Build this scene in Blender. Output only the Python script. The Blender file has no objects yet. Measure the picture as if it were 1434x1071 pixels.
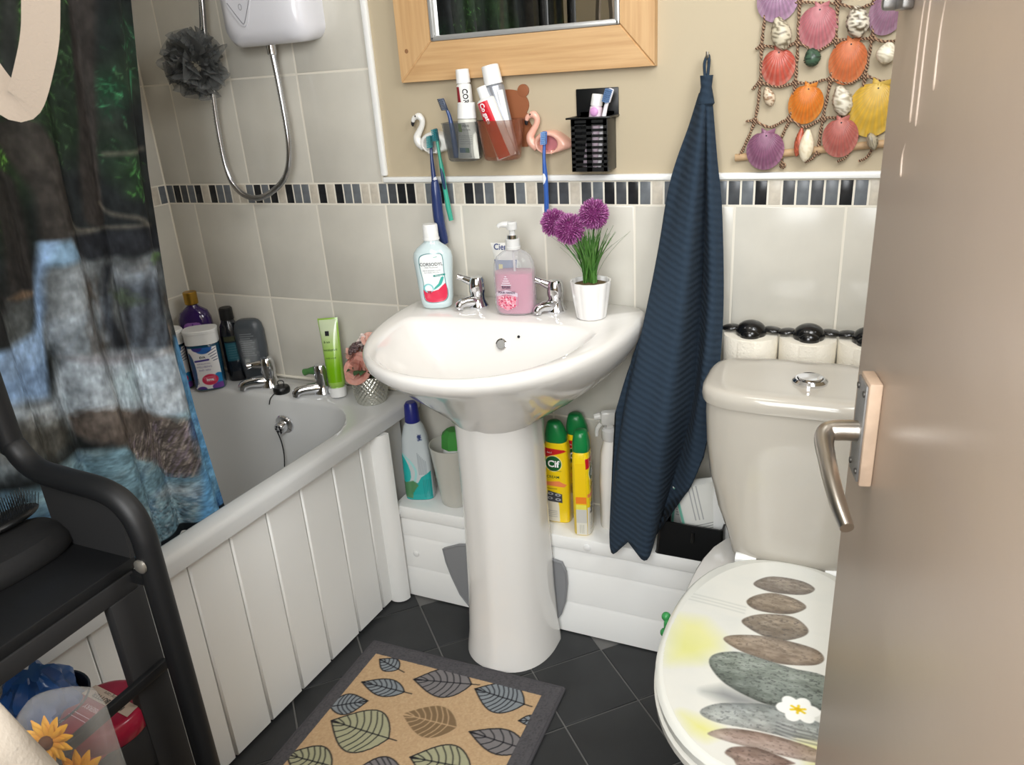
import bpy, bmesh, math, random
import numpy as np
from mathutils import Vector, Matrix, Quaternion
S = bpy.context.scene
COL = S.collection
random.seed(7); rng = np.random.default_rng(7)
PI = math.pi
CAM_R=[[0.913877, 0.401049, -0.063151], [0.095013, -0.362497, -0.927129], [-0.394716, 0.841282, -0.369382]]
CAM_C=[1.62698, -1.55692, 1.26117]
CAM_F=1077.001

# ------------------------------------------------------------------ camera
cd = bpy.data.cameras.new('camera'); cam = bpy.data.objects.new('camera', cd); COL.objects.link(cam)
cd.sensor_fit = 'HORIZONTAL'; cd.sensor_width = 36.0; cd.lens = CAM_F / 1434 * 36.0
cd.clip_start = 0.02
m = Matrix.Identity(4)
for i in range(3):
    m[i][0] = CAM_R[0][i]; m[i][1] = -CAM_R[1][i]; m[i][2] = -CAM_R[2][i]; m[i][3] = CAM_C[i]
cam.matrix_world = m
cd.dof.use_dof = True; cd.dof.focus_distance = 1.65; cd.dof.aperture_fstop = 22.0
S.camera = cam
# ------------------------------------------------------------------ world, light, exposure
w = bpy.data.worlds.new('world'); S.world = w; w.use_nodes = True
w.node_tree.nodes['Background'].inputs[0].default_value = (0.75, 0.87, 1.0, 1)
w.node_tree.nodes['Background'].inputs[1].default_value = 0.6
def area(name, loc, look, sx, sy, power, col):
    l = bpy.data.lights.new(name, 'AREA'); l.shape = 'RECTANGLE'; l.size = sx; l.size_y = sy
    l.energy = power; l.color = col
    o = bpy.data.objects.new(name, l); COL.objects.link(o); o.location = loc
    o.rotation_euler = (Vector(look) - Vector(loc)).to_track_quat('-Z', 'Y').to_euler()
    return o
area('added_hall_light', (1.55, -2.15, 1.58), (1.1, -0.6, 0.75), 0.85, 1.25, 30, (0.97, 0.99, 1.0))  # main light added in the hall behind the camera, source unseen
area('added_side_light', (1.92, -0.76, 1.55), (0.4, -0.62, 0.6), 0.6, 0.8, 12.5, (0.95, 0.985, 1.0))  # light added out of view on the right, brightens the bath panel
area('added_ceiling_light', (1.25, -0.85, 2.26), (1.25, -0.85, 0), 0.3, 0.3, 2.2, (1.0, 0.96, 0.9))  # small overhead light added out of view
S.view_settings.view_transform = 'Standard'; S.view_settings.look = 'None'
S.view_settings.gamma = 1.0; S.view_settings.use_curve_mapping = False
S.view_settings.exposure = 0.43
# ------------------------------------------------------------------ helpers
def lin(c):
    c = np.asarray(c, float) / 255.0
    return np.where(c <= 0.04045, c / 12.92, ((c + 0.055) / 1.055) ** 2.4)
def rgba(c): return tuple(float(x) for x in lin(c)) + (1.0,)
def M(name, col, rough=0.5, metal=0.0, bump=None, var=None, trans=0.0, alpha=1.0, coat=0.0, attr=False, ior=1.45, wave=None, emit=None, sheen=0.0, spec=0.5, sss=0.0, rimalpha=None):
    mt = bpy.data.materials.new(name); mt.use_nodes = True
    nt = mt.node_tree; b = nt.nodes['Principled BSDF']
    b.inputs['Base Color'].default_value = rgba(col); b.inputs['Roughness'].default_value = rough
    b.inputs['Metallic'].default_value = metal; b.inputs['IOR'].default_value = ior
    b.inputs['Transmission Weight'].default_value = trans; b.inputs['Alpha'].default_value = alpha
    b.inputs['Coat Weight'].default_value = coat; b.inputs['Coat Roughness'].default_value = 0.05
    b.inputs['Sheen Weight'].default_value = sheen; b.inputs['Specular IOR Level'].default_value = spec
    if sss: b.inputs['Subsurface Weight'].default_value = sss; b.inputs['Subsurface Radius'].default_value = (.01, .006, .004)
    if emit: b.inputs['Emission Color'].default_value = rgba(emit[0]); b.inputs['Emission Strength'].default_value = emit[1]
    tc = None
    def coord():
        nonlocal tc
        if tc is None: tc = nt.nodes.new('ShaderNodeTexCoord')
        return tc.outputs['Object']
    if rimalpha is not None:
        lw = nt.nodes.new('ShaderNodeLayerWeight'); lw.inputs['Blend'].default_value = 0.35
        mr = nt.nodes.new('ShaderNodeMapRange'); mr.inputs['To Min'].default_value = alpha; mr.inputs['To Max'].default_value = rimalpha
        nt.links.new(lw.outputs['Facing'], mr.inputs['Value']); nt.links.new(mr.outputs[0], b.inputs['Alpha'])
    if attr:
        a = nt.nodes.new('ShaderNodeAttribute'); a.attribute_name = 'Col'
        nt.links.new(a.outputs['Color'], b.inputs['Base Color'])
    elif var:
        n = nt.nodes.new('ShaderNodeTexNoise'); n.inputs['Scale'].default_value = var[0]; n.inputs['Detail'].default_value = 5
        if len(var) > 3:
            mp = nt.nodes.new('ShaderNodeMapping'); mp.inputs['Scale'].default_value = var[3]
            nt.links.new(coord(), mp.inputs[0]); nt.links.new(mp.outputs[0], n.inputs['Vector'])
        else: nt.links.new(coord(), n.inputs['Vector'])
        r = nt.nodes.new('ShaderNodeValToRGB')
        r.color_ramp.elements[0].position = 0.3; r.color_ramp.elements[1].position = 0.7
        c2 = var[1] if isinstance(var[1], tuple) else tuple(min(255, x * var[1]) for x in col)
        r.color_ramp.elements[0].color = rgba(col); r.color_ramp.elements[1].color = rgba(c2)
        nt.links.new(n.outputs['Fac'], r.inputs[0]); nt.links.new(r.outputs[0], b.inputs['Base Color'])
    if bump:
        n = nt.nodes.new('ShaderNodeTexNoise'); n.inputs['Scale'].default_value = bump[0]; n.inputs['Detail'].default_value = 4
        nt.links.new(coord(), n.inputs['Vector'])
        bp = nt.nodes.new('ShaderNodeBump'); bp.inputs['Strength'].default_value = bump[1]; bp.inputs['Distance'].default_value = bump[2] if len(bump) > 2 else 0.002
        nt.links.new(n.outputs['Fac'], bp.inputs['Height']); nt.links.new(bp.outputs[0], b.inputs['Normal'])
    if wave:
        n = nt.nodes.new('ShaderNodeTexWave'); n.inputs['Scale'].default_value = wave[0]; n.inputs['Distortion'].default_value = wave[2]
        n.inputs['Detail Scale'].default_value = 3.0
        mp = nt.nodes.new('ShaderNodeMapping'); mp.inputs['Rotation'].default_value = wave[3]
        nt.links.new(coord(), mp.inputs[0]); nt.links.new(mp.outputs[0], n.inputs['Vector'])
        bp = nt.nodes.new('ShaderNodeBump'); bp.inputs['Strength'].default_value = wave[1]; bp.inputs['Distance'].default_value = 0.003
        nt.links.new(n.outputs['Fac'], bp.inputs['Height']); nt.links.new(bp.outputs[0], b.inputs['Normal'])
        if len(wave) > 4:
            r = nt.nodes.new('ShaderNodeValToRGB'); r.color_ramp.elements[0].color = rgba(wave[4]); r.color_ramp.elements[1].color = rgba(col)
            nt.links.new(n.outputs['Fac'], r.inputs[0]); nt.links.new(r.outputs[0], b.inputs['Base Color'])
    return mt

class B:
    """collects shapes into one mesh"""
    def __init__(s): s.bm = bmesh.new()
    def loft(s, rings, cap0=True, cap1=True, closed=True):
        vs = [[s.bm.verts.new(p) for p in r] for r in rings]
        n = len(vs[0])
        for a, b in zip(vs[:-1], vs[1:]):
            for i in range(n if closed else n - 1):
                j = (i + 1) % n
                s.bm.faces.new((a[i], a[j], b[j], b[i]))
        if cap0: s.bm.faces.new(list(reversed(vs[0])))
        if cap1: s.bm.faces.new(vs[-1])
        return s
    def box(s, c, d, bev=0.0, rot=None, seg=2):
        t = bmesh.new(); bmesh.ops.create_cube(t, size=1.0)
        bmesh.ops.scale(t, vec=d, verts=t.verts)
        if bev > 0: bmesh.ops.bevel(t, geom=t.edges[:], offset=bev, segments=seg, affect='EDGES', profile=0.5)
        if rot is not None: bmesh.ops.rotate(t, cent=(0, 0, 0), matrix=rot, verts=t.verts)
        bmesh.ops.translate(t, vec=c, verts=t.verts)
        return s.add(t)
    def add(s, t):
        me = bpy.data.meshes.new('tmp'); t.to_mesh(me); t.free(); s.bm.from_mesh(me); bpy.data.meshes.remove(me)
        return s
    def ball(s, c, r, sc=(1, 1, 1), rot=None, u=20, v=12):
        t = bmesh.new(); bmesh.ops.create_uvsphere(t, u_segments=u, v_segments=v, radius=r)
        bmesh.ops.scale(t, vec=sc, verts=t.verts)
        if rot is not None: bmesh.ops.rotate(t, cent=(0, 0, 0), matrix=rot, verts=t.verts)
        bmesh.ops.translate(t, vec=c, verts=t.verts)
        return s.add(t)
    def tube(s, pts, r, n=10, closed=False, sm=0, cap=True):
        pts = [Vector(p) for p in pts]
        rs = list(r) if hasattr(r, '__len__') else [r] * len(pts)
        if sm:
            pts, rs = smooth(pts, rs, sm, closed)
        rings = []; up = None
        for i, p in enumerate(pts):
            a = pts[i - 1] if (i > 0 or closed) else p; b = pts[(i + 1) % len(pts)] if (i < len(pts) - 1 or closed) else p
            t = (b - a).normalized()
            if up is None:
                up = Vector((0, 0, 1)) if abs(t.z) < 0.9 else Vector((0, 1, 0))
            x = t.cross(up)
            if x.length < 1e-6: x = t.orthogonal()
            x.normalize(); y = x.cross(t).normalized(); up = y
            rings.append([p + (x * math.cos(2 * PI * k / n) + y * math.sin(2 * PI * k / n)) * rs[i] for k in range(n)])
        if closed: rings.append(rings[0])
        return s.loft(rings, cap and not closed, cap and not closed)
    def lathe(s, prof, c=(0, 0, 0), n=28, cap0=True, cap1=True, sx=1, sy=1, rot=None):
        c = Vector(c); rings = []
        for r, z in prof:
            ring = [Vector((r * sx * math.cos(2 * PI * k / n), r * sy * math.sin(2 * PI * k / n), z)) for k in range(n)]
            if rot is not None: ring = [rot @ q for q in ring]
            rings.append([c + q for q in ring])
        return s.loft(rings, cap0, cap1)
    def prism(s, pts, f, d0, d1):
        """polygon in (a,b); f(a,b,d) gives the point"""
        return s.loft([[f(a, b, d0) for a, b in pts], [f(a, b, d1) for a, b in pts]])
    def quad(s, a, b, c, d):
        s.bm.faces.new([s.bm.verts.new(p) for p in (a, b, c, d)]); return s
    def mesh(s, name, mat, smooth=True, ang=0.7):
        bmesh.ops.remove_doubles(s.bm, verts=s.bm.verts, dist=1e-6)
        bmesh.ops.recalc_face_normals(s.bm, faces=s.bm.faces)
        me = bpy.data.meshes.new(name); s.bm.to_mesh(me); s.bm.free()
        if mat: me.materials.append(mat)
        if smooth:
            me.polygons.foreach_set('use_smooth', [True] * len(me.polygons))
            me.set_sharp_from_angle(angle=ang)
        return me
    def to(s, name, mat, parent=None, smooth=True, ang=0.7, world=False, label=None):
        if world and parent is not None:
            bmesh.ops.translate(s.bm, vec=-parent.location, verts=s.bm.verts)
        return link(name, s.mesh(name, mat, smooth, ang), parent, label)
def link(name, me, parent=None, label=None, loc=None, rot=None):
    o = bpy.data.objects.new(name, me); COL.objects.link(o)
    if parent is not None: o.parent = parent
    if label: o['label'] = label
    if loc is not None: o.location = loc
    if rot is not None: o.rotation_euler = rot
    return o
def smooth(pts, rs, sub, closed=False):
    n = len(pts); P2 = []; R2 = []
    segs = n if closed else n - 1
    for i in range(segs):
        g = (lambda k: pts[k % n]) if closed else (lambda k: pts[min(max(k, 0), n - 1)])
        p0, p1, p2, p3 = g(i - 1), g(i), g(i + 1), g(i + 2)
        r1, r2 = rs[i % n], rs[(i + 1) % n]
        for k in range(sub):
            t = k / sub
            P2.append(0.5 * ((2 * p1) + (p2 - p0) * t + (2 * p0 - 5 * p1 + 4 * p2 - p3) * t * t + (3 * p1 - p0 - 3 * p2 + p3) * t ** 3))
            R2.append(r1 + (r2 - r1) * t)
    if not closed: P2.append(pts[-1]); R2.append(rs[-1])
    return P2, R2
def thing(name, label, cat, loc=(0, 0, 0), rotz=0.0, group=None):
    o = bpy.data.objects.new(name, None); COL.objects.link(o); o.empty_display_size = 0.02
    o.location = loc; o.rotation_euler = (0, 0, rotz); o['label'] = label; o['category'] = cat
    if group: o['group'] = group
    return o
def tag(o, label, cat, group=None):
    o['label'] = label; o['category'] = cat
    if group: o['group'] = group
    return o
def struct(o): o['kind'] = 'structure'; return o
def dup(root, loc, rotz, label, group=None):
    r = root.copy(); COL.objects.link(r); r.location = loc; r.rotation_euler = (0, 0, rotz); r['label'] = label
    if group: r['group'] = group
    for ch in list(root.children):
        c = ch.copy(); COL.objects.link(c); c.parent = r
        for g in list(ch.children):
            d = g.copy(); COL.objects.link(d); d.parent = c
    return r
def sring(z, rx, ry, e=2.0, n=40, cx=0.0, cy=0.0):
    out = []
    for k in range(n):
        a = 2 * PI * k / n; c, s_ = math.cos(a), math.sin(a)
        q = (abs(c / rx) ** e + abs(s_ / ry) ** e) ** (-1.0 / e)
        out.append(Vector((cx + q * c, cy + q * s_, z)))
    return out
def body(prof, n=40, cap0=True, cap1=True):
    """prof rows (z, rx, ry, e[, cx, cy])"""
    b = B(); b.loft([sring(p[0], p[1], p[2], p[3], n, *(p[4:6] if len(p) > 4 else ())) for p in prof], cap0, cap1); return b
def profat(prof, z):
    zs = [p[0] for p in prof]
    g = lambda i: float(np.interp(z, zs, [p[i] for p in prof]))
    return g(1), g(2), g(3)
def wrapf(prof, off=0.0006, rz=0.0):
    """label surface on the front (-Y) of a lofted bottle"""
    def f(x, z):
        rx, ry, e = profat(prof, z)
        xx = max(-0.97 * rx, min(0.97 * rx, x))
        y = -ry * (1 - abs(xx / rx) ** e) ** (1 / e) - off
        p = Vector((xx, y, z))
        if rz: p.rotate(Quaternion((0, 0, 1), rz))
        return p
    return f
def text(st, size, mat, parent, f, x=0.0, z=0.0, align='CENTER', bold=0.0, rot=0.0, shear=0.0, sx=1.0, name='lettering'):
    c = bpy.data.curves.new('t', 'FONT'); c.body = st; c.size = size; c.align_x = align; c.offset = bold; c.shear = shear; c.resolution_u = 3
    o = bpy.data.objects.new('t', c); COL.objects.link(o)
    me0 = o.to_mesh(); me = me0.copy(); o.to_mesh_clear(); bpy.data.objects.remove(o); bpy.data.curves.remove(c)
    bm = bmesh.new(); bm.from_mesh(me)
    bmesh.ops.triangulate(bm, faces=bm.faces)
    cr, sr = math.cos(rot), math.sin(rot)
    for v in bm.verts:
        a, b = v.co.x * sx, v.co.y
        v.co = f(x + a * cr - b * sr, z + a * sr + b * cr)
    bm.to_mesh(me); bm.free(); me.name = name; me.materials.clear(); me.materials.append(mat)
    return link(name, me, parent)
# ---- numpy canvas used to compute printed colours for dense meshes
def vnoise(xs, ys, seed):
    r = np.random.default_rng(seed); g = r.random((64, 64))
    xi = np.floor(xs).astype(int); yi = np.floor(ys).astype(int); fx = xs - xi; fy = ys - yi
    fx = fx * fx * (3 - 2 * fx); fy = fy * fy * (3 - 2 * fy)
    a = g[xi % 64, yi % 64]; b = g[(xi + 1) % 64, yi % 64]; c = g[xi % 64, (yi + 1) % 64]; d = g[(xi + 1) % 64, (yi + 1) % 64]
    return (a * (1 - fx) + b * fx) * (1 - fy) + (c * (1 - fx) + d * fx) * fy
def fbm(xs, ys, seed=0, o=4):
    t = 0; amp = 0.5
    for k in range(o):
        t = t + amp * vnoise(xs * 2 ** k + 17 * k, ys * 2 ** k + 5 * k, seed + k); amp *= 0.5
    return t / (1 - 0.5 ** o)
class Canvas:
    def __init__(s, x0, x1, y0, y1, step, col):
        s.x = np.arange(x0, x1 + step * 0.5, step); s.y = np.arange(y0, y1 + step * 0.5, step)
        s.X, s.Y = np.meshgrid(s.x, s.y, indexing='ij'); s.c = np.zeros(s.X.shape + (3,)); s.c[:] = col; s.step = step; s.warp = 0.0
    def mix(s, mask, col):
        mask = np.clip(mask, 0, 1)[..., None]; s.c = s.c * (1 - mask) + np.asarray(col, float) * mask
    def box(s, pts, pad=0.0):
        pad = pad + s.warp; a = np.array(pts); i0 = max(0, np.searchsorted(s.x, a[:, 0].min() - pad)); i1 = np.searchsorted(s.x, a[:, 0].max() + pad)
        j0 = max(0, np.searchsorted(s.y, a[:, 1].min() - pad)); j1 = np.searchsorted(s.y, a[:, 1].max() + pad)
        return slice(i0, i1), slice(j0, j1)
    def sub(s, sl, mask, col, al=1.0):
        mk = np.clip(mask, 0, 1)[..., None] * al; col = np.asarray(col, float)
        s.c[sl] = s.c[sl] * (1 - mk) + col * mk
    def dist(s, pts, sl, closed=True):
        X, Y = s.X[sl], s.Y[sl]; d = np.full(X.shape, 9.0); ins = np.zeros(X.shape, bool)
        n = len(pts)
        for i in range(n if closed else n - 1):
            x0, y0 = pts[i]; x1, y1 = pts[(i + 1) % n]; dx, dy = x1 - x0, y1 - y0; L = dx * dx + dy * dy + 1e-12
            t = np.clip(((X - x0) * dx + (Y - y0) * dy) / L, 0, 1)
            d = np.minimum(d, np.hypot(X - x0 - t * dx, Y - y0 - t * dy))
            if closed and abs(dy) > 1e-12:
                ins ^= ((y0 > Y) != (y1 > Y)) & (X < x0 + (Y - y0) * dx / dy)
        return d, ins
    def poly(s, pts, col, soft=0.0, al=1.0, curve=0, noise=None):
        if curve:
            q, _ = smooth([Vector((p[0], p[1], 0)) for p in pts], [0] * len(pts), curve, True); pts = [(p.x, p.y) for p in q]
        soft = max(soft, s.step * 0.6); sl = s.box(pts, soft * 2 + (noise[1] if noise else 0))
        if s.X[sl].size == 0: return
        d, ins = s.dist(pts, sl); sd = np.where(ins, d, -d)
        if noise: sd = sd + (fbm(s.X[sl] * noise[0], s.Y[sl] * noise[0], 5) - 0.5) * 2 * noise[1]
        s.sub(sl, 0.5 + sd / (2 * soft), col, al)
    def line(s, pts, wd, col, al=1.0, curve=0, soft=0.0):
        if curve:
            q, _ = smooth([Vector((p[0], p[1], 0)) for p in pts], [0] * len(pts), curve); pts = [(p.x, p.y) for p in q]
        soft = max(soft, s.step * 0.6); sl = s.box(pts, wd + soft * 2)
        if s.X[sl].size == 0: return
        d, _ = s.dist(pts, sl, False); s.sub(sl, 0.5 + (wd / 2 - d) / (2 * soft), col, al)
    def ell(s, cx, cy, rx, ry, col, rot=0.0, al=1.0, soft=0.0, n=28):
        c, q = math.cos(rot), math.sin(rot)
        s.poly([(cx + rx * math.cos(a) * c - ry * math.sin(a) * q, cy + rx * math.cos(a) * q + ry * math.sin(a) * c) for a in [2 * PI * k / n for k in range(n)]], col, soft, al)
    def patch(s, name, mat, parent, f=None, arr=None, label=None, keep=None):
        nx, ny = s.X.shape
        if arr is None: arr = np.array([f(float(a), float(b)) for a, b in zip(s.X.ravel(), s.Y.ravel())])
        co = np.asarray(arr, np.float32).reshape(-1, 3)
        idx = np.arange(nx * ny).reshape(nx, ny)
        q = np.stack([idx[:-1, :-1], idx[1:, :-1], idx[1:, 1:], idx[:-1, 1:]], -1).reshape(-1, 4)
        if keep is not None:
            q = q[keep.ravel()[q].all(1)]
        used = np.zeros(nx * ny, bool); used[q.ravel()] = True; mp = np.cumsum(used) - 1
        q = mp[q]; co = co[used]; colr = lin(np.clip(s.c, 0, 255)).reshape(-1, 3)[used]
        me = bpy.data.meshes.new(name); me.vertices.add(len(co)); me.vertices.foreach_set('co', co.ravel())
        me.loops.add(q.size); me.loops.foreach_set('vertex_index', q.ravel().astype(np.int32))
        me.polygons.add(len(q)); me.polygons.foreach_set('loop_start', np.arange(0, q.size, 4, dtype=np.int32))
        me.update(calc_edges=True)
        at = me.color_attributes.new('Col', 'FLOAT_COLOR', 'POINT')
        at.data.foreach_set('color', np.concatenate([colr, np.ones((len(colr), 1))], 1).astype(np.float32).ravel())
        me.materials.append(mat); me.polygons.foreach_set('use_smooth', [True] * len(q)); me.validate()
        return link(name, me, parent, label)
def vcol(me, fn):
    at = me.color_attributes.new('Col', 'FLOAT_COLOR', 'POINT')
    for i, v in enumerate(me.vertices): at.data[i].color = rgba(fn(v.co))
# ------------------------------------------------------------------ materials
TILE = M('glazed_tile', (212, 208, 197), 0.16, var=(7, 0.94), bump=(5, 0.05))
GROUT = M('pale_grout', (228, 222, 208), 0.85)
PAINT = M('beige_wall_paint', (184, 170, 144), 0.7, bump=(60, 0.08))
WHITEP = M('white_gloss_paint', (242, 242, 239), 0.3)
CEIL = M('ceiling_white', (235, 232, 226), 0.85)
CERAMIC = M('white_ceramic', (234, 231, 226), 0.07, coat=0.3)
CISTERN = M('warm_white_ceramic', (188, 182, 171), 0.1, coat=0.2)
ACRYL = M('bath_acrylic', (206, 207, 206), 0.18)
CHROME = M('chrome', (225, 226, 230), 0.06, 1.0)
BRUSHED = M('brushed_nickel', (196, 190, 182), 0.28, 1.0)
BLACKP = M('black_plastic', (16, 17, 18), 0.35)
BLACKM = M('black_metal', (20, 21, 23), 0.5, bump=(200, 0.05))
BLACKW = M('black_board', (38, 38, 39), 0.6)
WHITEPL = M('white_plastic', (236, 236, 234), 0.28)
PRINT = M('printed_colour', (255, 255, 255), 0.4, attr=True)
PRINTG = M('printed_gloss', (255, 255, 255), 0.12, attr=True, coat=0.4)
INK = M('black_ink', (25, 25, 30), 0.5)
WINK = M('white_ink', (245, 245, 245), 0.5)
# ================================================================== ROOM
XL, XR, YB, YF, ZC = -0.09, 1.95, 0.003, -1.65, 2.35
wall_back = struct(B().box(((XL + XR) / 2 , 0.053, ZC / 2), (XR - XL + 0.2, 0.1, ZC)).to('wall_back', PAINT, smooth=False))
wall_left = struct(B().box((XL - 0.053, YF / 2, ZC / 2), (0.1, -YF + 0.2, ZC)).to('wall_left', PAINT, smooth=False))
struct(B().box((XR + 0.05, (YF - 1.25) / 2, ZC / 2), (0.1, -YF + 1.45, ZC)).to('wall_right', PAINT, smooth=False))
wf = B().box(((XL + 1.02) / 2, YF - 0.05, ZC / 2), (1.02 - XL, 0.1, ZC)); wf.box(((1.84 + XR) / 2, YF - 0.05, ZC / 2), (XR - 1.84, 0.1, ZC))
wf.box((1.43, YF - 0.05, (2.05 + ZC) / 2), (0.82, 0.1, ZC - 2.05)); struct(wf.to('wall_front', PAINT, smooth=False))
struct(B().box((0.93, -1.4, ZC + 0.04), (2.3, 3.1, 0.08)).to('ceiling', CEIL, smooth=False))
hw = B().box((0.2, -1.95, ZC / 2), (0.1, 0.6, ZC)); 
hw.box((0.65, -2.25, ZC / 2), (0.85, 0.1, ZC)); hw.box((1.55, -2.25, 0.425), (0.95, 0.1, 0.85)); hw.box((1.55, -2.25, 2.3), (0.95, 0.1, 0.1))
struct(hw.to('wall_hall', PAINT, smooth=False))
wn = struct(B().box((1.55, -2.27, 0.88), (0.95, 0.06, 0.06)).box((1.55, -2.27, 2.22), (0.95, 0.06, 0.06)).box((1.1, -2.27, 1.55), (0.05, 0.06, 1.3)).box((2.0, -2.27, 1.55), (0.05, 0.06, 1.3)).to('added_hall_window', WHITEP, smooth=False))  # unseen window frame and glass added around the hall light
link('added_pane', B().box((1.55, -2.28, 1.55), (0.86, 0.006, 1.28)).mesh('added_pane', M('added_window_glass', (240, 245, 250), 0.02, alpha=0.1), False), wn)
FLOORG = M('floor_grout', (104, 103, 101), 0.9)
floor = struct(B().box((0.93, -1.4, -0.053), (2.3, 3.1, 0.1)).to('floor', FLOORG, smooth=False))
# floor tiles laid on the diagonal
FT = M('charcoal_floor_tile', (38, 39, 40), 0.5, var=(9, 1.25), bump=(35, 0.12))
def slab_mesh(name, w, h, t, bev, mat):
    """tile: face towards -Y, back at y=+t"""
    b = B(); hw_, hh = w / 2, h / 2
    r = lambda q, y: [Vector((-hw_ + q, y, -hh + q)), Vector((hw_ - q, y, -hh + q)), Vector((hw_ - q, y, hh - q)), Vector((-hw_ + q, y, hh - q))]
    b.loft([r(0, t), r(0, bev), r(bev * 0.4, bev * 0.3), r(bev * 1.3, 0)], False, True)
    return b.mesh(name, mat, True, 1.2)
s_ = 0.1735
ftm = slab_mesh('floor_tile', s_ - 0.004, s_ - 0.004, 0.004, 0.0012, FT)
e1 = Vector((0.12268, -0.12268, 0)); e2 = Vector((-0.12268, -0.12268, 0)); o0 = Vector((1.1645, -0.180, 0))
for i in range(-9, 12):
    for j in range(-9, 12):
        c = o0 + e1 * (i + 0.5) + e2 * (j + 0.5)
        if 0.55 < c.x < 1.93 and -1.6 < c.y < -0.1:
            t = link('floor_tile', ftm, floor); t.rotation_euler = (-PI / 2, 0, PI / 4); t.location = c
# grout beds
GB = B(); GB.box(((XL + 0.603) / 2, 0.00175, ZC / 2), (0.603 - XL, 0.0025, ZC)); GB.box(((0.603 + XR) / 2, 0.00175, 0.526), (XR - 0.603, 0.0025, 1.052))
link('grout', GB.mesh('grout', GROUT, False), wall_back)
link('grout', B().box((XL - 0.00175, -0.6, ZC / 2), (0.0025, 1.3, ZC)).mesh('grout', GROUT, False), wall_left)
tcache = {}
def tile(parent, x0, x1, z0, z1, side, mat, nm, bev):
    g = 0.0016; k = (round(x1 - x0, 4), round(z1 - z0, 4), mat.name)
    if k not in tcache: tcache[k] = slab_mesh(nm, x1 - x0 - 2 * g, z1 - z0 - 2 * g, 0.0028, bev, mat)
    o = link(nm, tcache[k], parent)
    if side == 'b': o.location = ((x0 + x1) / 2, 0, (z0 + z1) / 2)
    else: o.location = (XL, -(x0 + x1) / 2, (z0 + z1) / 2); o.rotation_euler = (0, 0, PI / 2)
H = 0.2474
low = [(1.0 - H, 1.0), (1.0 - 2 * H, 1.0 - H), (0.279, 1.0 - 2 * H)]
cols = [(XL, 0.0)] + [(0.2 * k, 0.2 * k + 0.2) for k in range(9)] + [(1.8, XR)]
for z0, z1 in low:
    for x0, x1 in cols: tile(wall_back, x0, x1, z0, z1, 'b', TILE, 'tile', 0.0016)
for k in range(4):
    for x0, x1 in [(XL, 0.0), (0.0, 0.2), (0.2, 0.4), (0.4, 0.6)]:
        tile(wall_back, x0, x1, 1.049 + H * k, 1.049 + H * (k + 1), 'b', TILE, 'tile', 0.0016)
for z0, z1 in low[:2] + [(1.049, 1.049 + H), (1.049 + H, 1.049 + 2 * H), (1.049 + 2 * H, 1.049 + 3 * H)]:
    for k in range(4): tile(wall_left, 0.2 * k + 0.002, 0.2 * k + 0.202, z0, z1, 'l', TILE, 'tile', 0.0016)
MOS = {'k': M('mosaic_black', (29, 30, 32), 0.2, var=(60, 1.4)), 'd': M('mosaic_charcoal', (66, 68, 71), 0.25, var=(60, 1.2)),
       'm': M('mosaic_slate', (98, 102, 106), 0.25, var=(60, 1.15)), 'b': M('mosaic_stone', (190, 182, 168), 0.3, var=(90, 1.1))}
SEQ = 'mkdmkbkmmbbmkmkbkmmbkbkmmbbmdk' + 'kbmkmbkdmbkmbdddbdmkdkmbmkm' + 'kmdmkbdmdmkmbkmdbkmdmkb'
x = XL; i = 0
while x < XR - 0.01:
    x1 = min(x + 0.025, XR); tile(wall_back, x, x1, 1.0, 1.049, 'b', MOS[SEQ[i % len(SEQ)]], 'mosaic_tile', 0.001); x = x1; i += 1
for k in range(34): tile(wall_left, k * 0.025 + 0.002, k * 0.025 + 0.027, 1.0, 1.049, 'l', MOS[SEQ[(k * 7 + 3) % len(SEQ)]], 'mosaic_tile', 0.001)
# white tile trim around the painted wall
tr = B().box((0.6045 + (XR - 0.6045) / 2, -0.002, 1.0565), (XR - 0.6045, 0.013, 0.013), 0.004)
struct(tr.to('trim_1', WHITEP))
struct(B().box((0.6085, -0.002, 1.0575 + 0.64), (0.015, 0.013, 1.265), 0.004).to('trim_2', WHITEP))
# ledge that carries the toilet rolls behind the cistern
struct(B().box((1.675, -0.064, 0.47), (0.55, 0.128, 0.388), 0.003).to('trim_3', WHITEP))
# silicone bead along bath and wall
struct(B().tube([(XL, -0.002, 0.527), (0.62, -0.002, 0.527)], 0.004, 8).to('trim_4', GROUT))
# unseen window added in the right hand wall to go with the side light
wn2 = struct(B().box((1.945, -0.76, 1.125), (0.04, 0.74, 0.05)).box((1.945, -0.76, 1.975), (0.04, 0.74, 0.05)).box((1.945, -0.415, 1.55), (0.04, 0.05, 0.9)).box((1.945, -1.105, 1.55), (0.04, 0.05, 0.9)).to('added_side_window', WHITEP, smooth=False))
link('added_pane', B().box((1.944, -0.76, 1.55), (0.006, 0.64, 0.8)).mesh('added_pane', M('added_frosted_pane', (236, 240, 244), 0.4), False), wn2)
# ceiling lamp added out of view to go with the overhead light
t = thing('added_ceiling_lamp', 'round white ceiling lamp added out of view above the bathroom floor', 'lamp', (1.25, -0.85, ZC))
B().lathe([(0.16, 0), (0.16, -0.025)], n=32).to('added_lamp_base', WHITEPL, t)
B().lathe([(0.15, -0.0251), (0.145, -0.05), (0.1, -0.068), (0.01, -0.072)], n=32, cap0=False).to('added_lamp_shade', M('added_lamp_shade', (250, 244, 230), 0.4, emit=((255, 244, 225), 0.5)), t)

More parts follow.
